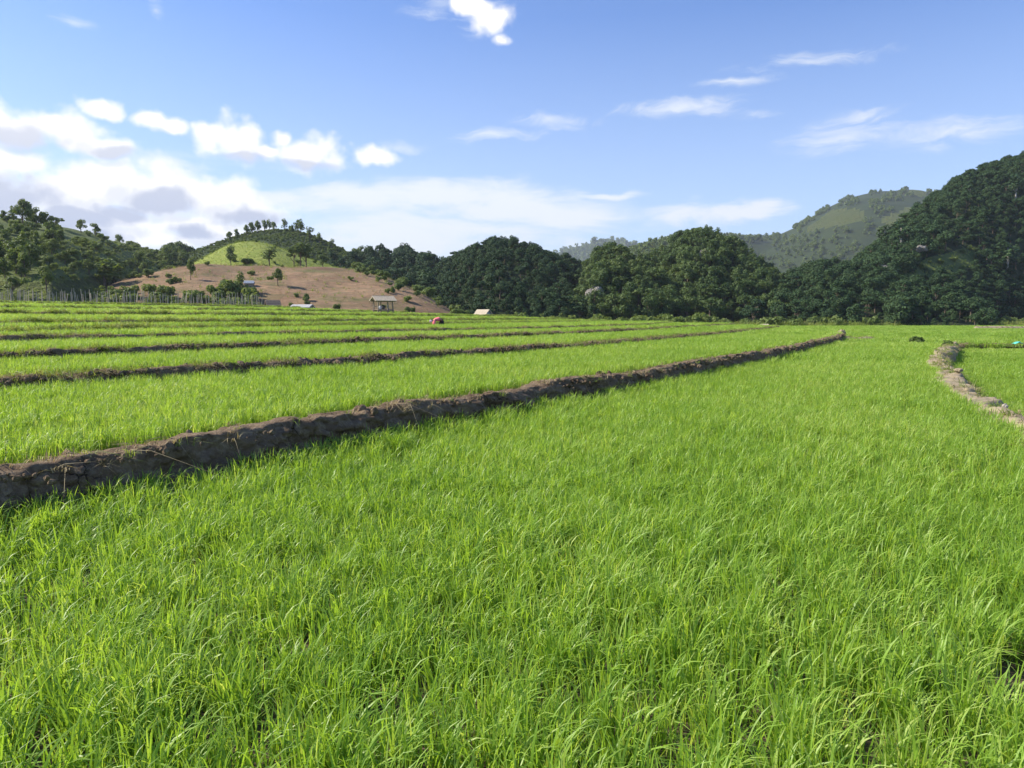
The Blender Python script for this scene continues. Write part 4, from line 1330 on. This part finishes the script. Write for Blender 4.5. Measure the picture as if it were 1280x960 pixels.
for i, (x, y, h, k, w) in enumerate([(216, 314, 17, 'open', 1), (224, 318, 22, 'round', 1), (232, 316, 20, 'round', 1), (240, 317, 18, 'round', .9), (249, 318, 17, 'round', 1), (259, 321, 20, 'round', 1.0)]):
    put(H_LEFT, x, y, h, k, '%s tree from the left in the gap beside the green knoll' % ORD[i], G, w)
G = 'trees at the foot of the left hill'
for (x, y, h, k, w, lab) in [(12, 378, 32, 'open', 1.2, 'dark spreading tree at the left picture edge behind the fence'), (54, 366, 34, 'round', .8, 'dark upright tree behind the fence near the left edge'),
                             (128, 362, 38, 'slim', 2.4, 'tall bushy tree, left one of the pair behind the fence middle'), (139, 368, 40, 'slim', 2.6, 'tall bushy tree, right one of the pair behind the fence middle'),
                             (172, 340, 27, 'round', .7, 'leafy tree on the left hill slope above the fence middle'), (180, 346, 21, 'round', .9, 'leafy tree just right and below of another on the left hill slope'),
                             (90, 346, 18, 'round', 1, 'rounded light green tree at the lower left hill slope'), (110, 343, 20, 'round', 1, 'rounded pale green tree beside the small bright meadow'),
                             (40, 330, 19, 'round', 1.1, 'broad tree halfway up the left end of the left hill'), (66, 318, 20, 'round', 1, 'tall tree in the upper wood of the left hill'),
                             (80, 330, 17, 'round', 1, 'tree at the right border of the upper wood of the left hill'), (24, 348, 19, 'round', 1.2, 'broad low tree in the lower wood of the left hill')]:
    put(H_LEFT, x, y, h, k, lab, G, w)
G = 'trees standing on the brown hillside'
for (x, y, h, k, w, lab) in [(238, 350, 26, 'round', .6, 'upright dark tree on the left part of the brown hillside'), (347, 357, 22, 'round', .8, 'rounded dark tree in the middle of the brown hillside'),
                             (300, 366, 26, 'spire', 1.4, 'narrow dark tree on the lower brown hillside by the tin shed'), (383, 376, 10, 'bush', .9, 'small sapling low on the brown hillside'),
                             (490, 366, 9, 'bush', .7, 'small bush on the right part of the brown hillside'), (214, 355, 8, 'bush', 1.2, 'low round bush on the brown hillside left of the upright tree'),
                             (186, 346, 11, 'bush', 1, 'dark round bush at the left top of the brown hillside'), (168, 347, 9, 'bush', 1.2, 'low bush left of the dark round bush on the hillside top'),
                             (274, 376, 14, 'bush', 1.2, 'spreading bush at the foot of the brown hillside left of the narrow tree'), (478, 387, 8, 'bush', .9, 'green bush at the hillside foot left of the field shelter'),
                             (420, 386, 7, 'shrub', 1.0, 'light green bush at the field edge left of the shelter'), (383, 381, 6, 'bush', 1, 'low bush beside the pale flat-roofed hut'),
                             (509, 391, 9, 'bush', .7, 'upright small bush just right of the field shelter'), (516, 391, 8, 'bush', .7, 'second small bush right of the field shelter'),
                             (570, 396, 11, 'shrub', 1.1, 'leafy bush at the right end of the brown hillside'), (580, 397, 10, 'shrub', 1.1, 'leafy bush left of the small thatched hut')]:
    put(H_BROWN, x, y, h, k, lab, G, w)
G = 'trees on the green knoll'
for (x, y, h, k, w, lab) in [(288, 333, 26, 'round', .7, 'loose tree on the left part of the green knoll'), (336, 335, 26, 'slim', 1.8, 'slim tree in the middle of the green knoll'),
                             (368, 338, 30, 'open', .9, 'left one of the three thin-stemmed trees right of the green knoll'), (376, 338, 34, 'open', .8, 'middle one of the three thin-stemmed trees right of the green knoll'),
                             (383, 338, 28, 'open', .9, 'right one of the three thin-stemmed trees right of the green knoll'), (404, 336, 18, 'round', .9, 'small dark tree at the right end of the green knoll'),
                             (308, 330, 8, 'bush', 1.6, 'wide low bush on the green knoll')]:
    put(H_GREEN, x, y, h, k, lab, G, w)
G = 'trees along the top of the dark middle hill'
for i in range(18):
    x = 572 + i * 7.2 + rs.uniform(-2, 2)
    y = np.interp(x, [572, 605, 660, 690, 720], [318, 306, 305, 311, 321])
    put(H_DARK, x, y + 1, rs.uniform(9, 16), ['round', 'slim', 'round'][i % 3], '%s small tree from the left along the dark middle hill top' % ORD[i], G, [0.9, 1.9, 0.8][i % 3])
put(H_KN1, 773, 321, 22, 'spire', 'dark narrow tree sticking up on the knoll left lobe', None, 1.0)
G = 'trees along the foot of the knoll'
for i in range(14):
    x = 742 + i * 18.5 + rs.uniform(-4, 4)
    h = H_KN1 if x < 830 else H_KN2
    put(h, x, 402, rs.uniform(13, 25), 'knoll', '%s tree from the left along the foot of the knoll' % ORD[i], G, 1.0)
for nm, hill, ys, x0, x1, n, g in (('left lobe of the knoll', H_KN1, (382, 365, 348, 335), 738, 835, 9, 'trees on the left lobe of the knoll'),
                                   ('rounded knoll', H_KN2, (385, 368, 350, 332, 316), 820, 985, 12, 'trees on the face of the rounded knoll')):
    row = ['lowest', 'second', 'third', 'fourth', 'top']
    for j, yv in enumerate(ys):
        c = 0
        for i in range(n):
            x = x0 + (x1 - x0) * (i + rs.uniform(0.1, 0.9)) / n
            pyr = np.interp(x, hill.px, hill.py[:, -1])
            if yv < pyr + 6:
                continue
            c += 1
            put(hill, x, yv + rs.uniform(-5, 5), rs.uniform(12, 19), 'knoll',
                '%s tree from left in the %s tree row up the %s' % (ORD[c - 1], row[j], nm), g, rs.uniform(0.9, 1.2))
G = 'pale-trunked trees on the right hill'
for (x, y, h, lab) in [(1272, 252, 34, 'tall pale-trunked tree high on the right hill near the picture edge'), (1126, 315, 36, 'tall pale-trunked tree above the white rock of the right hill'),
                       (1213, 254, 22, 'pale-trunked tree near the upper skyline of the right hill'), (1265, 343, 40, 'pale-trunked tree low on the right hill near the edge'),
                       (1105, 312, 30, 'pale-trunked tree left of the white rock on the right hill'), (1236, 382, 18, 'short pale-trunked tree near the foot of the right hill')]:
    put(H_RIGHT, x, y, h, 'pale', lab, G, 1.7)
G = 'trees along the skyline of the right hill'
for i, x in enumerate([1100, 1116, 1133, 1150, 1165, 1180, 1196, 1212, 1226, 1240, 1252, 1266]):
    y = np.interp(x, [1092, 1112, 1140, 1170, 1200, 1240, 1280], [316, 293, 268, 249, 231, 214, 203])
    put(H_RIGHT, x, y + 1, rs.uniform(11, 16), 'dark', '%s dark tree from the left along the right hill skyline' % ORD[i], G, rs.uniform(0.9, 1.3))
G = 'trees along the foot of the right hill'
for i in range(16):
    x = (992 + i * 10 if i < 6 else 1158 + (i - 6) * 12.5) + rs.uniform(-3, 3)
    put(H_RLOW if x < 1060 else H_RIGHT, x, 405, rs.uniform(11, 22), 'dark', '%s dark tree from the left along the right hill foot' % ORD[i], G, 1.1)


# ------------------------------------------------------------------ rocks and stones
def rock(name, label, p, size, mat, seed, cat='rock', group=None, sub=3, rough=0.35):
    bm = bmesh.new()
    bmesh.ops.create_icosphere(bm, subdivisions=sub, radius=1.0)
    V = np.array([v.co[:] for v in bm.verts])
    n = fbm(V[:, 0] * 1.6 + seed, V[:, 1] * 1.6 + V[:, 2] * 1.1, seed, 4) - 0.5
    f1, ff, rid = cells(V[:, 0] * 1.7 + V[:, 2], V[:, 1] * 1.7 - V[:, 2] * 0.8, seed)
    f = 1 + rough * 1.4 * n + rough * 0.7 * (rid - 0.5)
    for v, k in zip(bm.verts, f):
        v.co = v.co * k
    me = bpy.data.meshes.new(name)
    bm.to_mesh(me)
    bm.free()
    me.materials.append(mat)
    o = link(name, me)
    o.location = p
    o.scale = size
    o.rotation_euler = (0, 0, seed * 1.3)
    return tag(o, label, cat, group)


for i, (hill, x, y, sx, sz, lab) in enumerate([(H_KN1, 744, 379, 1.7, 1.5, 'pale limestone face low on the left lobe of the knoll'), (H_KN2, 881, 330, 1.0, 1.7, 'pale limestone face near the top of the rounded knoll'),
                                               (H_RIGHT, 1147, 320, 1.5, 0.8, 'pale limestone outcrop halfway up the right hill'), (H_RLOW, 1031, 350, 0.9, 1.5, 'small pale limestone outcrop on the low dark rise'),
                                               (H_RIGHT, 1105, 344, 1.7, 0.8, 'flat pale limestone outcrop left below the upper one'), (H_RIGHT, 1088, 391, 0.8, 0.6, 'small pale rock near the foot of the right hill'),
                                               (H_RIGHT, 1094, 382, 0.7, 0.5, 'smallest pale rock above another near the right hill foot')]):
    p = hill.surf(x, y)
    rock('rock_face', lab, p + Vector((0, -1.5, 1.5)), (sx, 1.6, sz), M_ROCK, 3 + i, 'rock face', None, 4, 0.75)
p = at_z(1192, 466, 0.36)
rock('earth_lump', 'tan angular lump of earth on the right edge of the footpath', p + Vector((0.1, 0, 0.06)), (0.10, 0.08, 0.05), M_PATH, 21, 'earth lump')
p = at_z(1256, 511, 0.30)
rock('stone', 'pale rounded stone on the footpath nearest the picture edge', p + Vector((0, 0, 0.03)), (0.045, 0.04, 0.045), M_STONE, 22, 'stone')
for i, (dx, dy, s, lab) in enumerate([(0, 0, 0.12, 'largest dry clod at the far end of the nearest bank'), (-0.45, -0.6, 0.12, 'dry clod left of the largest one at the bank end'), (0.3, 0.5, 0.13, 'dry clod behind the largest one at the bank end')]):
    rock('clod', lab, (22.3 + dx, 52.0 + dy, 0.62 + 0.1 * (i == 0)), (s * 1.2, s, s), M_PATH, 31 + i, 'clod', None, 3, 0.7)
# dark bush beyond the end of the footpath
tree((23.0, 43.5, 0.0), 0.62, 'bush', 'low dark bush behind the end of the footpath', None, wide=1.7)
tree((25.0, 44.2, 0.0), 0.40, 'bush', 'smaller low bush right behind the dark one at the path end', None, wide=1.1)
tree((19.6, 34.6, 0.2), 0.42, 'bush', 'scrubby weed bush on the right shoulder of the footpath', None, wide=1.0)

# ------------------------------------------------------------------ stake fence
fence = thing('stake_fence', 'long row of thin grey upright stakes along the left field edge', 'fence', (-53, 79, 2.8))
sm = []
for i in range(5):
    mb = MB()
    b = rs.normal(0, 0.04, 2)
    mb.tube([(0, 0, -0.2), (b[0], b[1], 0.8), (b[0] * 0.3 + rs.normal(0, 0.03), b[1], 1.6)], [0.04, 0.035, 0.025], 5)
    sm.append(mb.mesh('stake', M_STAKE))
fl = smooth_line([(-60, 75.5), (-58, 77), (-52, 81.5), (-45, 87), (-38, 92.5), (-31.5, 97)], 0.05)
d = 0.0
while d < len(fl) - 1:
    x, y = fl[int(d)]
    o = link('stake', sm[rs.integers(0, 5)], fence)
    o.location = (x + 53 + rs.normal(0, 0.12), y - 79 + rs.normal(0, 0.12), 0.1)
    o.rotation_euler = (rs.normal(0, 0.06), rs.normal(0, 0.06), rs.uniform(0, 6))
    hgt = rs.uniform(0.8, 1.25) * np.interp(x, [-60, -45, -32], [1.05, 1.0, 0.95])
    o.scale = (1.0, 1.0, hgt)
    d += rs.uniform(0.08, 0.28) / 0.05


# ------------------------------------------------------------------ huts
def roof_panel(o, name, mat, w, run, drop, z, side, th=0.07, strips=9, over=0.0):
    """one sloping side of a gable roof, built of overlapping courses"""
    mb = MB()
    L = math.hypot(run, drop)
    a = math.atan2(drop, run)
    for k in range(strips):
        t = (k + 0.5) / strips
        c = Vector((0, side * run * t, z - drop * t + 0.02 * (k % 2)))
        rot = Matrix.Rotation(-side * a, 3, 'X')
        mb.box(c, (w + rs.uniform(-0.05, 0.05), L / strips * 1.25, th), rot)
    return mb.build(name, mat, o)


def hut(name, label, p, rz, w, d, hwall, rise, over, roofmat, wallmat, cat='hut'):
    o = thing(name, label, cat, p, rz)
    for sx in (-1, 1):
        for sy in (-1, 1):
            mb = MB()
            mb.tube([(sx * w / 2, sy * d / 2, -0.3), (sx * w / 2, sy * d / 2, hwall)], 0.06, 6)
            mb.build('post', M_WOOD, o)
    for sy in (-1, 1):
        mb = MB()
        n = int(w / 0.22)
        for k in range(n):
            mb.box(((k + 0.5) / n * w - w / 2, sy * (d / 2 - 0.03), hwall / 2), (w / n * 0.94, 0.03 + 0.01 * (k % 2), hwall - 0.02))
        mb.build('wall', wallmat, o)
    for sx in (-1, 1):
        mb = MB()
        n = int(d / 0.22)
        for k in range(n):
            y = (k + 0.5) / n * d - d / 2
            hh = hwall + rise * (1 - abs(y) / (d / 2)) * 0.92
            mb.box((sx * (w / 2 - 0.03), y, hh / 2), (0.03 + 0.01 * (k % 2), d / n * 0.94, hh))
        mb.build('gable_wall', wallmat, o)
    run = d / 2 + over
    drop = rise * run / (d / 2)
    for s in (-1, 1):
        roof_panel(o, 'roof', roofmat, w + 2 * over, run, drop, hwall + rise + 0.06, s)
    return o


def shelter():
    """open field shelter: posts, plank floor, low thatched roof"""
    p = at(479, 391.5, 84.0)
    p.z = 1.85
    o = thing('field_shelter', 'open wooden field shelter on posts with low pale roof', 'shelter', p, R(26), scale=1.0)
    w, d = 1.6, 1.7
    spots = [(-w / 2, -d / 2, 0.0), (0.25, -d / 2, 0.0), (w / 2, -d / 2, 0.12), (-w / 2, d / 2, 0.0), (0.0, d / 2, 0.0), (w / 2, d / 2, 0.1)]
    for (x, y, ln) in spots:
        mb = MB()
        mb.tube([(x + ln, y, -0.3), (x + ln * 0.4, y, 0.7), (x - ln * 0.3, y, 1.64)], [0.085, 0.075, 0.07], 7)
        mb.build('post', M_WOOD, o)
    for y in (-d / 2 + 0.0, d / 2):
        mb = MB()
        mb.tube([(-w / 2 - 0.15, y - 0.09, 0.62), (w / 2 + 0.1, y - 0.09, 0.62)], 0.05, 6)
        mb.build('floor_beam', M_WOOD, o)
        mb = MB()
        mb.tube([(-w / 2 - 0.35, y - 0.02, 1.60), (w / 2 + 0.35, y - 0.02, 1.60)], 0.055, 6)
        mb.build('roof_beam', M_WOOD, o)
    n = 9
    for k in range(n):
        mb = MB()
        mb.box((0.0, -d / 2 + (k + 0.5) / n * d, 0.70 + 0.004 * (k % 3)), (w * 0.98, d / n * 0.9, 0.045), None, 0.006)
        mb.build('plank', M_WOOD, o)
    mb = MB()
    mb.tube([(-w / 2, d / 2 - 0.1, 1.05), (w / 2, d / 2 - 0.1, 1.02)], 0.035, 6)
    mb.build('back_rail', M_WOOD, o)
    for s in (-1, 1):
        roof_panel(o, 'roof', M_THATCH, w + 0.8, d / 2 + 0.38, 0.50, 2.12, s, 0.085, 8)
    mb = MB()
    mb.tube([(-w / 2 - 0.42, 0, 2.14), (0, 0, 2.17), (w / 2 + 0.42, 0, 2.12)], 0.06, 6)
    mb.build('ridge_pole', M_THATCH, o)
    for sx in (-1, 1):
        mb = MB()
        for s in (-1, 1):
            mb.tube([(sx * w / 2, s * (d / 2 + 0.4), 1.60), (sx * w / 2, 0, 2.01)], 0.04, 5)
        mb.build('rafter', M_WOOD, o)
    # what stands on the floor
    M = Matrix.Translation(p) @ Matrix.Rotation(R(26), 4, 'Z')
    m_sack = plain_mat('pale_sack_cloth', (0.62, 0.62, 0.64), 0.9, 0.1, 3.0)
    m_dark = plain_mat('dark_bundle_cloth', (0.05, 0.05, 0.06), 0.9, 0.3, 3.0)
    rock('sack', 'small pale sack on the floor of the field shelter', M @ Vector((-0.45, -0.35, 0.90)), (0.17, 0.15, 0.21), m_sack, 51, 'sack', None, 3, 0.2)
    rock('bundle', 'dark bundle beside the pale sack in the field shelter', M @ Vector((-0.05, -0.2, 0.93)), (0.2, 0.18, 0.25), m_dark, 52, 'bundle', None, 3, 0.2)


shelter()
p = at(604, 396, 96.0)
hut('thatched_hut', 'small hut with pale thatched gable roof before the dark hill', (p.x, p.y, p.z - 0.35), R(-38), 1.7, 1.5, 0.45, 0.72, 0.16, M_THATCH, M_BLUETIN)
p = at(378, 385.5, 101.0)
hut('flat_hut', 'low hut with bright pale roof at the field edge below the brown hillside', (p.x, p.y, p.z - 0.5), R(-8), 2.3, 1.6, 0.62, 0.30, 0.22, M_TIN, M_BAMBOO)
p = at(341, 384.5, 101.0)
hut('thatched_hut', 'low hut with old dark thatched roof left of the bright-roofed one', (p.x, p.y, p.z - 0.25), R(28), 1.4, 1.5, 0.40, 0.75, 0.25, M_DKTHATCH, M_BAMBOO)
p = H_BROWN.surf(311, 358)
hut('tin_shed', 'tiny shed with grey-blue tin roof on the lower brown hillside', p - Vector((0, 0, 0.1)), R(12), 1.3, 1.0, 0.6, 0.32, 0.14, M_BLUETIN, M_BAMBOO)


def lean_to():
    p = at(956, 405.5, 98.0)
    o = thing('lean_to', 'little lean-to with slanted pale sheet roof in the far right field', 'lean-to', (p.x, p.y, 0.1), R(-10), scale=0.75)
    for x in (-0.5, 0.5):
        for y, h in ((-0.4, 0.62), (0.4, 0.95)):
            mb = MB()
            mb.tube([(x, y, -0.2), (x, y, h)], 0.035, 5)
            mb.build('post', M_WOOD, o)
    mb = MB()
    a = math.atan2(0.33, 0.8)
    for k in range(8):
        mb.box(((k + 0.5) * 0.17 - 0.68, 0, 0.82 + 0.012 * (k % 2)), (0.168, 1.15, 0.02), Matrix.Rotation(a, 3, 'X'))
    mb.build('roof', M_THATCH, o)


lean_to()
# turquoise sheet on the low bank at the right edge
m_tarp = plain_mat('turquoise_sheet', (0.10, 0.50, 0.40), 0.5, 0.15, 3.0, spec=0.4)
tp = at_z(1272, 428.5, 0.34)
u = np.linspace(-0.5, 0.5, 14)
U, V_ = np.meshgrid(u, u, indexing='ij')
hz = 0.16 * np.cos(U * PI) * np.cos(V_ * 2.2) + 0.14 * (fbm(U * 6 + 3, V_ * 6, 4, 4) - 0.3)
top = np.stack([U * 0.42, V_ * 0.35, hz * 0.6 + 0.03], -1).reshape(-1, 3)
o = link('plastic_sheet', mesh_np('plastic_sheet', top, grid_faces(14, 14), m_tarp))
o.modifiers.new('thickness', 'SOLIDIFY').thickness = 0.008
o.location = (tp.x, tp.y, 0.26)
tag(o, 'crumpled turquoise plastic sheet on the low bank at the right edge', 'plastic sheet')


# ------------------------------------------------------------------ the farmer
def skin_chain(name, verts, edges, radii, mat, parent, root=0, sub=2):
    me = bpy.data.meshes.new(name)
    me.from_pydata([tuple(v) for v in verts], edges, [])
    me.materials.append(mat)
    o = link(name, me, parent)
    md = o.modifiers.new('skin', 'SKIN')
    md.use_smooth_shade = True
    md.branch_smoothing = 0.6
    for i, sv in enumerate(me.skin_vertices[0].data):
        r = radii[i]
        sv.radius = r if isinstance(r, tuple) else (r, r)
        sv.use_root = (i == root)
    ss = o.modifiers.new('sub', 'SUBSURF')
    ss.levels = ss.render_levels = sub
    return o


def farmer():
    m_skin = plain_mat('skin', (0.36, 0.21, 0.13), 0.6, 0.08, 5.0)
    m_shirt = plain_mat('pink_shirt_cloth', (0.80, 0.20, 0.24), 0.9, 0.15, 6.0)
    m_skirt = plain_mat('dark_trouser_cloth', (0.018, 0.015, 0.022), 0.9, 0.3, 8.0)
    m_hat = plain_mat('pale_headcloth', (0.80, 0.74, 0.70), 0.9, 0.1, 8.0)
    m_hair = plain_mat('black_hair', (0.015, 0.012, 0.01), 0.5, 0.2, 20.0)
    p = at(551, 410, 45.0)
    o = thing('person', 'person in pink shirt and dark trousers bending deep over the rice', 'person', (p.x, p.y, 1.02), R(8), scale=1.0)
    # body: pelvis, spine, neck, head, arms with fingers, legs - one surface; the person faces -X
    V, E, RD = [], [], []

    def add(v, r, par=None):
        V.append(Vector((v[0], v[1], v[2] * 0.74)))
        RD.append(r)
        if par is not None:
            E.append((par, len(V) - 1))
        return len(V) - 1
    pel = add((0.10, 0, 0.70), (0.13, 0.12))
    sp1 = add((-0.08, 0, 0.72), (0.115, 0.105), pel)
    sp2 = add((-0.26, 0, 0.69), (0.125, 0.11), sp1)
    sp3 = add((-0.38, 0, 0.64), (0.11, 0.10), sp2)
    nk = add((-0.46, 0, 0.605), 0.05, sp3)
    hd0 = add((-0.53, 0, 0.575), (0.072, 0.075), nk)
    hd1 = add((-0.61, 0, 0.535), (0.078, 0.088), hd0)
    hd2 = add((-0.67, 0, 0.50), (0.06, 0.07), hd1)
    nose = add((-0.615, 0, 0.44), 0.016, hd1)
    for s in (-1, 1):
        add((-0.565, s * 0.088, 0.55), 0.018, hd0)          # ear
        sh = add((-0.37, s * 0.15, 0.61), 0.068, sp3)
        el_ = add((-0.40 - 0.03 * s, s * 0.19, 0.36), 0.042, sh)
        wr = add((-0.45 - 0.05 * s, s * 0.13, 0.14), 0.028, el_)
        pm = add((-0.47 - 0.05 * s, s * 0.115, 0.08), (0.036, 0.018), wr)
        for f in range(4):
            ln = (0.075, 0.085, 0.08, 0.062)[f]
            k1 = add((V[pm].x - 0.026 + f * 0.017, V[pm].y - s * 0.006, V[pm].z - 0.045), 0.0088, pm)
            k2 = add((V[k1].x - 0.008, V[k1].y - s * 0.016, V[k1].z - ln * 0.5), 0.008, k1)
            add((V[k2].x - 0.002, V[k2].y - s * 0.026, V[k2].z - ln * 0.3), 0.0068, k2)
        t1 = add((V[wr].x - 0.045, V[wr].y - s * 0.012, V[wr].z - 0.045), 0.011, pm)
        add((V[t1].x - 0.012, V[t1].y - s * 0.02, V[t1].z - 0.035), 0.009, t1)
        hp = add((0.10, s * 0.09, 0.64), 0.10, pel)
        kn = add((0.02 - 0.07 * s, s * 0.115, 0.36), 0.066, hp)
        an = add((0.10 - 0.09 * s, s * 0.11, 0.04), 0.04, kn)
        add((-0.07 - 0.09 * s, s * 0.125, -0.01), (0.042, 0.028), an)
    body = skin_chain('body', V, E, RD, m_skin, o, pel)
    # shirt: trunk and sleeves, a little outside the body
    V, E, RD = [], [], []
    a0 = add((-0.02, 0, 0.72), (0.145, 0.135))
    a1 = add((-0.12, 0, 0.735), (0.15, 0.135), a0)
    a2 = add((-0.26, 0, 0.70), (0.155, 0.135), a1)
    a3 = add((-0.39, 0, 0.645), (0.13, 0.12), a2)
    add((-0.45, 0, 0.615), 0.068, a3)
    for s in (-1, 1):
        b = add((-0.37, s * 0.155, 0.605), 0.088, a3)
        c = add((-0.40 - 0.03 * s, s * 0.193, 0.37), 0.064, b)
        add((-0.425 - 0.04 * s, s * 0.165, 0.25), 0.054, c)
    skin_chain('shirt', V, E, RD, m_shirt, o, a0)
    V, E, RD = [], [], []
    a0 = add((0.13, 0, 0.70), (0.18, 0.18))
    add((-0.01, 0, 0.725), (0.155, 0.15), a0)
    for s in (-1, 1):
        b = add((0.11, s * 0.095, 0.62), 0.125, a0)
        c = add((0.02 - 0.07 * s, s * 0.118, 0.36), 0.092, b)
        add((0.06 - 0.08 * s, s * 0.115, 0.20), 0.078, c)
    skin_chain('trousers', V, E, RD, m_skirt, o, a0)
    V, E, RD = [], [], []
    a0 = add((-0.575, 0, 0.585), (0.092, 0.07))
    add((-0.65, 0, 0.545), (0.086, 0.06), a0)
    add((-0.52, 0, 0.605), (0.085, 0.055), a0)
    skin_chain('headcloth', V, E, RD, m_hat, o, a0)
    mb = MB()
    mb.tube([(-0.52, -0.075, 0.56), (-0.55, -0.085, 0.50), (-0.57, -0.08, 0.46)], [0.02, 0.022, 0.008], 6)
    mb.tube([(-0.52, 0.075, 0.56), (-0.55, 0.085, 0.50), (-0.57, 0.08, 0.46)], [0.02, 0.022, 0.008], 6)
    mb.build('hair', m_hair, o, True)
    mb = MB()
    for s in (-1, 1):
        mb.tube([(-0.655, s * 0.033, 0.475), (-0.66, s * 0.033, 0.466)], [0.014, 0.008], 6)
    mb.tube([(-0.585, -0.025, 0.447), (-0.582, 0, 0.444), (-0.585, 0.025, 0.447)], 0.007, 5)
    mb.build('eyes_and_mouth', m_hair, o, True)


farmer()

# ------------------------------------------------------------------ haze in the valley air
HAZE = 0.00014
if HAZE:
    mb = MB()
    mb.box((0, 1400, 180), (8200, 5200, 364))
    m, N = new_mat('air')
    v = N.n('ShaderNodeVolumePrincipled', {'Color': (0.78, 0.87, 1.0, 1), 'Density': HAZE, 'Anisotropy': 0.2})
    out = N.n('ShaderNodeOutputMaterial')
    N.t.links.new(v.outputs[0], out.inputs['Volume'])
    o = mb.build('haze', m)
    tag(o, 'thin bluish haze filling the air of the valley', 'haze', kind='stuff')
